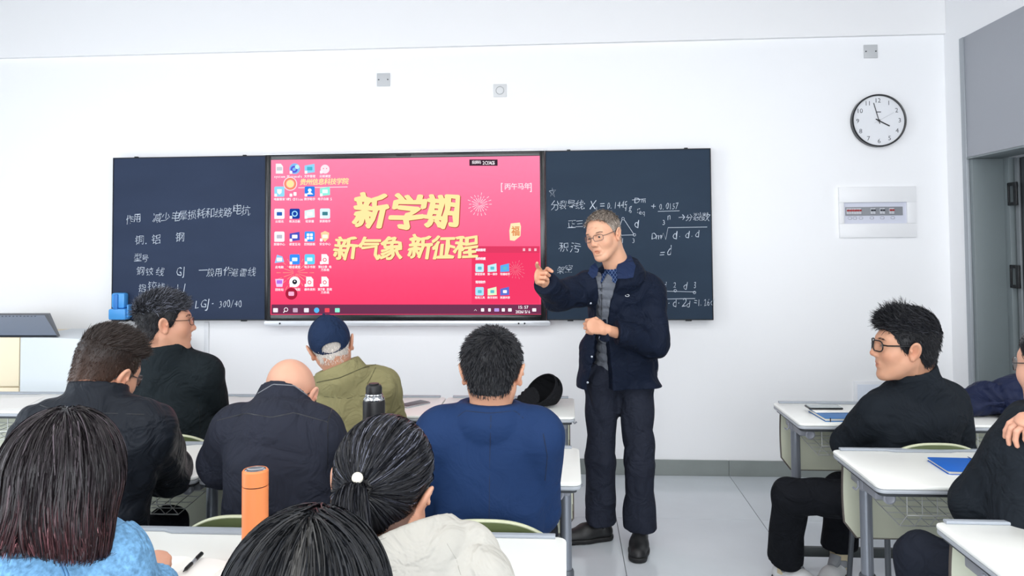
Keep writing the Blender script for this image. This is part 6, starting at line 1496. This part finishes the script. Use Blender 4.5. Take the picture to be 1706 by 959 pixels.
C = dict(tops=[dict(name='sweater', mat=cloth('sweater_dark_grey', '3a3d44', .9), i=.02, hem=.45, res=.009, fl=.84, collar=(.03, .07, 0), fold=[(.003, 15, 91, (1, 1, 1.2))])], trousers=dict(mat=TR, res=.011), shoes=SHOES)
P10 = build_person('black-haired person nearest the viewer, only the parted top of the head in view', J, H, C)
chair(J['P'][0], .94, 0, 'olive plastic chair under the nearest black-haired person')
# ================================================================ things on the desks
# orange bottle
c = at(425, 880, 1.93); r_ = .0325; t = empty('vacuum_bottle', (c[0], 1.93, DH)); tag(t, 'tall orange vacuum bottle with steel lid top on the third-row desk', 'bottle')
M_or = mat('orange_coating', 'ea8a52', .45, spec=.4); ht = at(425, 781, 1.93)[2]-DH; br_ = at(425, 808, 1.93)[2]-DH
B().lathe([(0, 0), (r_-.003, 0), (r_, .004), (r_, br_-.002), (r_-.001, br_-.001), (0, br_-.001)], 36).ob('flask', M_or, t)
B().lathe([(r_-.0035, br_-.001), (r_-.0035, br_+.002)], 36).ob('gap_ring', M_blk, t)
B().lathe([(0, br_+.002), (r_, br_+.002), (r_, ht-.004), (r_-.003, ht), (r_-.006, ht)], 36).ob('lid', M_or, t)
B().lathe([(r_-.006, ht-.0005), (r_-.010, ht+.001), (r_-.016, ht-.002), (0, ht-.003)], 36).ob('lid_top', mat('brushed_steel', 'c9ccd0', .2, metal=1.), t)
# black thermos
c = at(623, 690, 2.78); t = empty('thermos', (c[0], 2.78, DH)); tag(t, 'black thermos flask with steel collar and push-button stopper on the second-row desk', 'thermos')
z = lambda y: at(623, y, 2.78)[2]-DH
r_ = .0405; M_bk = mat('thermos_black', '17181c', .45)
B().lathe([(0, 0), (r_-.002, 0), (r_, .004), (r_, z(669)), (r_-.002, z(666)), (0, z(666))], 36).ob('flask', M_bk, t)
B().lathe([(0, z(666)), (r_-.003, z(666)), (r_-.002, z(664)), (r_-.005, z(661)), (r_-.010, z(659)), (r_-.007, z(657)), (r_-.010, z(655)), (0, z(655))], 36).ob('steel_collar', mat('brushed_steel', 'c9ccd0', .2, metal=1.), t)
B().lathe([(0, z(655)), (r_-.011, z(655)), (r_-.011, z(645)), (r_-.015, z(641)), (r_-.022, z(640)), (r_-.022, z(638)), (0, z(637.5))], 28).ob('stopper', M_bk, t)
# phone on the front desk
def slabthing(name, label, cat, x, y, z, w_, l_, h_, rz, m_, r=.008):
    t = empty(name, (x, y, z), rz); tag(t, label, cat); o = B().prism(rrect(-w_/2, -l_/2, w_/2, l_/2, r), 'z', 0, h_, .002).ob('body', m_, t); return t
M_glass = mat('phone_glass', '26282d', .12, spec=.8)
c = at(690, 671, 3.83); t = slabthing('phone', 'black smartphone lying on the front desk between the olive jacket and navy blazer', 'phone', c[0], 3.83, DH, .078, .155, .008, math.radians(-38), mat('phone_silver_edge', 'b5b8be', .3, metal=.6))
B().prism(rrect(-.035, -.073, .035, .073, .006), 'z', .0081, .009).ob('screen', M_glass, t)
# right front desk: blue book, white pad, phone on top
c = at(1385, 683, 3.66); t = slabthing('notebook', 'blue hardcover notebook with elastic band lying under the phone on the front right desk', 'notebook', c[0], 3.64, DH, .15, .21, .004, math.radians(3), mat('cover_blue', '2f6fae', .5), .006)
B().prism(rrect(-.072, -.100, .073, .100, .003), 'z', .0042, .013).ob('pages', mat('paper_edge', 'e8e2d2', .8), t)
B().prism(rrect(-.075, -.105, .075, .105, .006), 'z', .0132, .016, .001).ob('cover', mat('cover_blue', '2f6fae', .5), t)
B().box((-.055, -.107, .0), (-.051, -.1052, .018)).ob('elastic_band', M_blk, t)
t = slabthing('writing_pad', 'thin white paper pad lying between the blue notebook and the phone', 'pad', c[0]-.003, 3.69, DH+.0165, .15, .10, .005, math.radians(2), mat('paper_white', 'f2f2ee', .8), .003)
t = slabthing('phone', 'grey smartphone lying on top of the pad and blue notebook, front right desk', 'phone', c[0]-.015, 3.72, DH+.022, .155, .078, .008, math.radians(1), mat('phone_black_edge', '1d1f22', .3), .008)
B().prism(rrect(-.073, -.035, .073, .035, .006), 'z', .0081, .009).ob('screen', mat('phone_screen_pale', '9aa5a6', .15), t)
# blue notebook on the second right desk
P_ = [at(1552, 762, 1), at(1592, 789, 1)]
def onz(x, y, z):
    d = CF+(x-853)/FPX*CR-(y-PPY)/FPX*CU; return A3(0, 0, EYE)+d*((z-EYE)/d[2])
a, b, c_, d_ = onz(1553, 762, DH+.012), onz(1592, 791, DH+.012), onz(1632, 790, DH+.012), onz(1618, 753, DH+.012)
ct = (a+b+c_+d_)/4; t = empty('notebook', (ct[0]+.01, ct[1], DH), math.radians(-2)); tag(t, 'bright blue notebook with a strap tab lying on the second right desk', 'notebook')
M_nb = mat('notebook_bright_blue', '1f66c4', .5)
hl = .088; B().prism(rrect(-.085, -hl, .16, hl, .012), 'z', 0, .002, .0005).ob('back_cover', M_nb, t)
B().prism(rrect(-.080, -hl+.004, .155, hl-.004, .004), 'z', .0022, .0095).ob('pages', mat('paper_edge', 'e8e2d2', .8), t)
B().prism(rrect(-.085, -hl+.002, .16, hl, .012), 'z', .0097, .012, .0005).ob('cover', M_nb, t)
B().box((.062, hl-.03, .0121), (.067, hl+.012, .0135), .0005).ob('strap_tab', mat('strap_dark_blue', '123a78', .6), t)
B().tube([(.045, -hl+.01, .013), (.052, -hl-.006, .010), (.06, -hl-.02, .002)], .0016, 5).ob('ribbon', mat('ribbon_blue', '2450a0', .7), t)
# open notebook and pen on third row
a, b, c_, d_ = onz(240, 920, DH+.004), onz(380, 918, DH+.004), onz(370, 985, DH+.004), onz(215, 975, DH+.004)
ctr = (a+b+c_+d_)/4; t = empty('open_notebook', (ctr[0], ctr[1], DH)); tag(t, 'open white paper notebook lying under the pen on the third-row desk', 'notebook')
M_pp = mat('paper_white', 'f2f2ee', .8)
b_ = B(); nx, ny = 24, 2; wv_, hv_ = .19, .12
g = [[b_.bm.verts.new((x_, y_, z_)) for x_, z_ in [(-wv_/2+wv_*i/nx, .002+.009*abs(math.sin(math.pi*(i/nx)))**.6*(1-.9*math.exp(-((i/nx-.5)*14)**2))) for i in range(nx+1)]] for y_ in (-hv_/2, hv_/2)]
lo_ = [[b_.bm.verts.new((v.co.x, v.co.y, 0)) for v in row] for row in g]
for i in range(nx):
    b_.bm.faces.new((g[0][i], g[0][i+1], g[1][i+1], g[1][i])); b_.bm.faces.new((lo_[0][i], lo_[1][i], lo_[1][i+1], lo_[0][i+1])); b_.bm.faces.new((g[0][i], lo_[0][i], lo_[0][i+1], g[0][i+1])); b_.bm.faces.new((g[1][i], g[1][i+1], lo_[1][i+1], lo_[1][i]))
b_.bm.faces.new((g[0][0], g[1][0], lo_[1][0], lo_[0][0])); b_.bm.faces.new((g[0][nx], lo_[0][nx], lo_[1][nx], g[1][nx]))
o = b_.ob('pages', M_pp, t); t.rotation_euler = (0, 0, math.radians(-6))
a, b = onz(305, 952, DH+.018), onz(337, 921, DH+.018); v = b-a; L_ = float(np.linalg.norm(v)); t = empty('ballpoint_pen', tuple(a)); tag(t, 'black and clear ballpoint pen lying on the open notebook', 'pen')
t.rotation_euler = Vector(v).to_track_quat('Z', 'Y').to_euler()
B().lathe([(0, 0), (.0008, 0), (.0032, .012), (.0034, .014), (0, .014)], 14).ob('tip', M_blk, t)
B().lathe([(0, .0141), (.0042, .015), (.0048, .02), (.0048, L_*.42), (0, L_*.42)], 14).ob('grip', M_blk, t)
B().lathe([(0, L_*.4201), (.0045, L_*.421), (.0045, L_*.62), (0, L_*.62)], 14).ob('barrel', mat('pen_silver', 'aab0b8', .3, metal=.5), t)
B().lathe([(0, L_*.6201), (.0048, L_*.621), (.0050, L_*.97), (.003, L_), (0, L_)], 14).ob('cap', M_blk, t)
B().box((-.0012, .0045, L_*.66), (.0012, .0068, L_*.95), .0005).ob('clip', M_blk, t)
# black cap on the front desk, lying on its side with the strap opening up
c = at(893, 668, 3.80); t = empty('baseball_cap', (c[0], 3.82, DH)); tag(t, 'black baseball cap lying upturned on the front desk left of the lecturer', 'cap')
Rc = frame(A3(-.55, .50, -.12), A3(.42, .62, .60)) 
S = Field((-.13, -.15, -.09), (.13, .17, .17), .0034)
S.ell((0, -.014, .030), (.082, .100, .090), k=0); S.ell((0, -.014, .030), (.0755, .0935, .0835), k=.002, mode='s')
S.fn(lambda X, Y, Z: (.0-Z)+0*X+0*Y); S.ell((0, -.11, .022), (.040, .05, .009), k=.002, mode='s')
S.cone((0, .065, .004), (0, .120, -.004), .070, .052, k=.006, n=(0, .1, 1), flat=.05)
V, Q = S.mesh(); V = relax(V, Q, 1)
# crown rests on the desk, mouth of the cap turned to the viewer and a little up, strap opening on top
zc = nrm(A3(.52, .62, -.58)); yc = nrm(A3(-.80, .05, -.60)); yc = nrm(yc-zc*(yc@zc)); xc = np.cross(yc, zc); Rc = np.stack([xc, yc, zc], 1)
S2 = V@Rc.T
zf = S2[:, 2].min()+.045; S2[:, 2] = np.where(S2[:, 2] < zf, zf+(S2[:, 2]-zf)*.3, S2[:, 2])
S2 -= A3((S2[:, 0].min()+S2[:, 0].max())/2, (S2[:, 1].min()+S2[:, 1].max())/2, S2[:, 2].min())
M_bc = cloth('cap_black', '17181b', .85); link('crown_and_brim', fast_mesh('crown', S2, Q, mats=[M_bc]), None, t)
# heaped navy coat on the front right desk
ca = at(1660, 665, 3.68); t = empty('heaped_coat', (ca[0], 3.70, DH)); tag(t, 'dark navy padded coat heaped on the front right desk beside the door', 'coat')
S = Field((-.24, -.20, -.03), (.34, .22, .20), .006)
for (x, y, z_, r, fl_) in ((-.10, -.02, .045, .07, .8), (-.02, .03, .065, .085, .9), (.07, .0, .08, .10, .9), (.16, .02, .09, .10, .95), (.24, .0, .07, .09, .9), (-.16, -.03, .03, .05, .8), (.04, -.10, .035, .06, .7), (.15, -.10, .04, .06, .7)):
    S.ell((x, y, z_), (r*1.15, r, r*fl_), k=.025)
for a_, b2 in (((-.17, -.06, .05), (.05, -.12, .09)), ((-.12, .02, .10), (.10, -.06, .16)), ((.0, -.10, .07), (.2, -.13, .07)), ((.1, -.06, .15), (.3, -.02, .15))): S.cone(a_, b2, .014, .018, k=.02)
S.fn(folds(.010, 22, 5, (1, 1, 1.3)), 'add'); S.fn(folds(.004, 48, 6), 'add'); S.fn(lambda X, Y, Z: (.0005-Z)+0*X+0*Y)
V, Q = S.mesh(); V = relax(V, Q, 1); link('coat_cloth', fast_mesh('coat_cloth', V, Q, mats=[cloth('coat_navy_nylon', '1f2640', .5)]), None, t)
# small red pouch in the wire basket of the second right desk
t = empty('pouch', (1.52, 2.83, DH-.158)); tag(t, 'small dark red pouch lying in the wire basket under the second right desk', 'pouch')
S = Field((-.09, -.06, -.01), (.09, .06, .06), .005); S.ell((0, 0, .014), (.06, .035, .016), k=0); S.cone((-.03, .01, .02), (.03, .0, .026), .012, .010, k=.01); S.fn(folds(.003, 60, 3), 'add'); S.fn(lambda X, Y, Z: (.0005-Z)+0*X+0*Y)
V, Q = S.mesh(); link('pouch_cloth', fast_mesh('pouch_cloth', V, Q, mats=[cloth('pouch_red', '6a1f22', .7)]), None, t)
# loose paper sheet at the far-left desk
t = empty('paper_sheet', (-2.86, 3.80, DH+.0005), .3); tag(t, 'loose white paper sheet lying on the desk at the left frame edge', 'paper')
B().box((-.105, -.148, 0), (.105, .148, .0008)).ob('sheet', mat('paper_white', 'f2f2ee', .8), t, smooth=0)
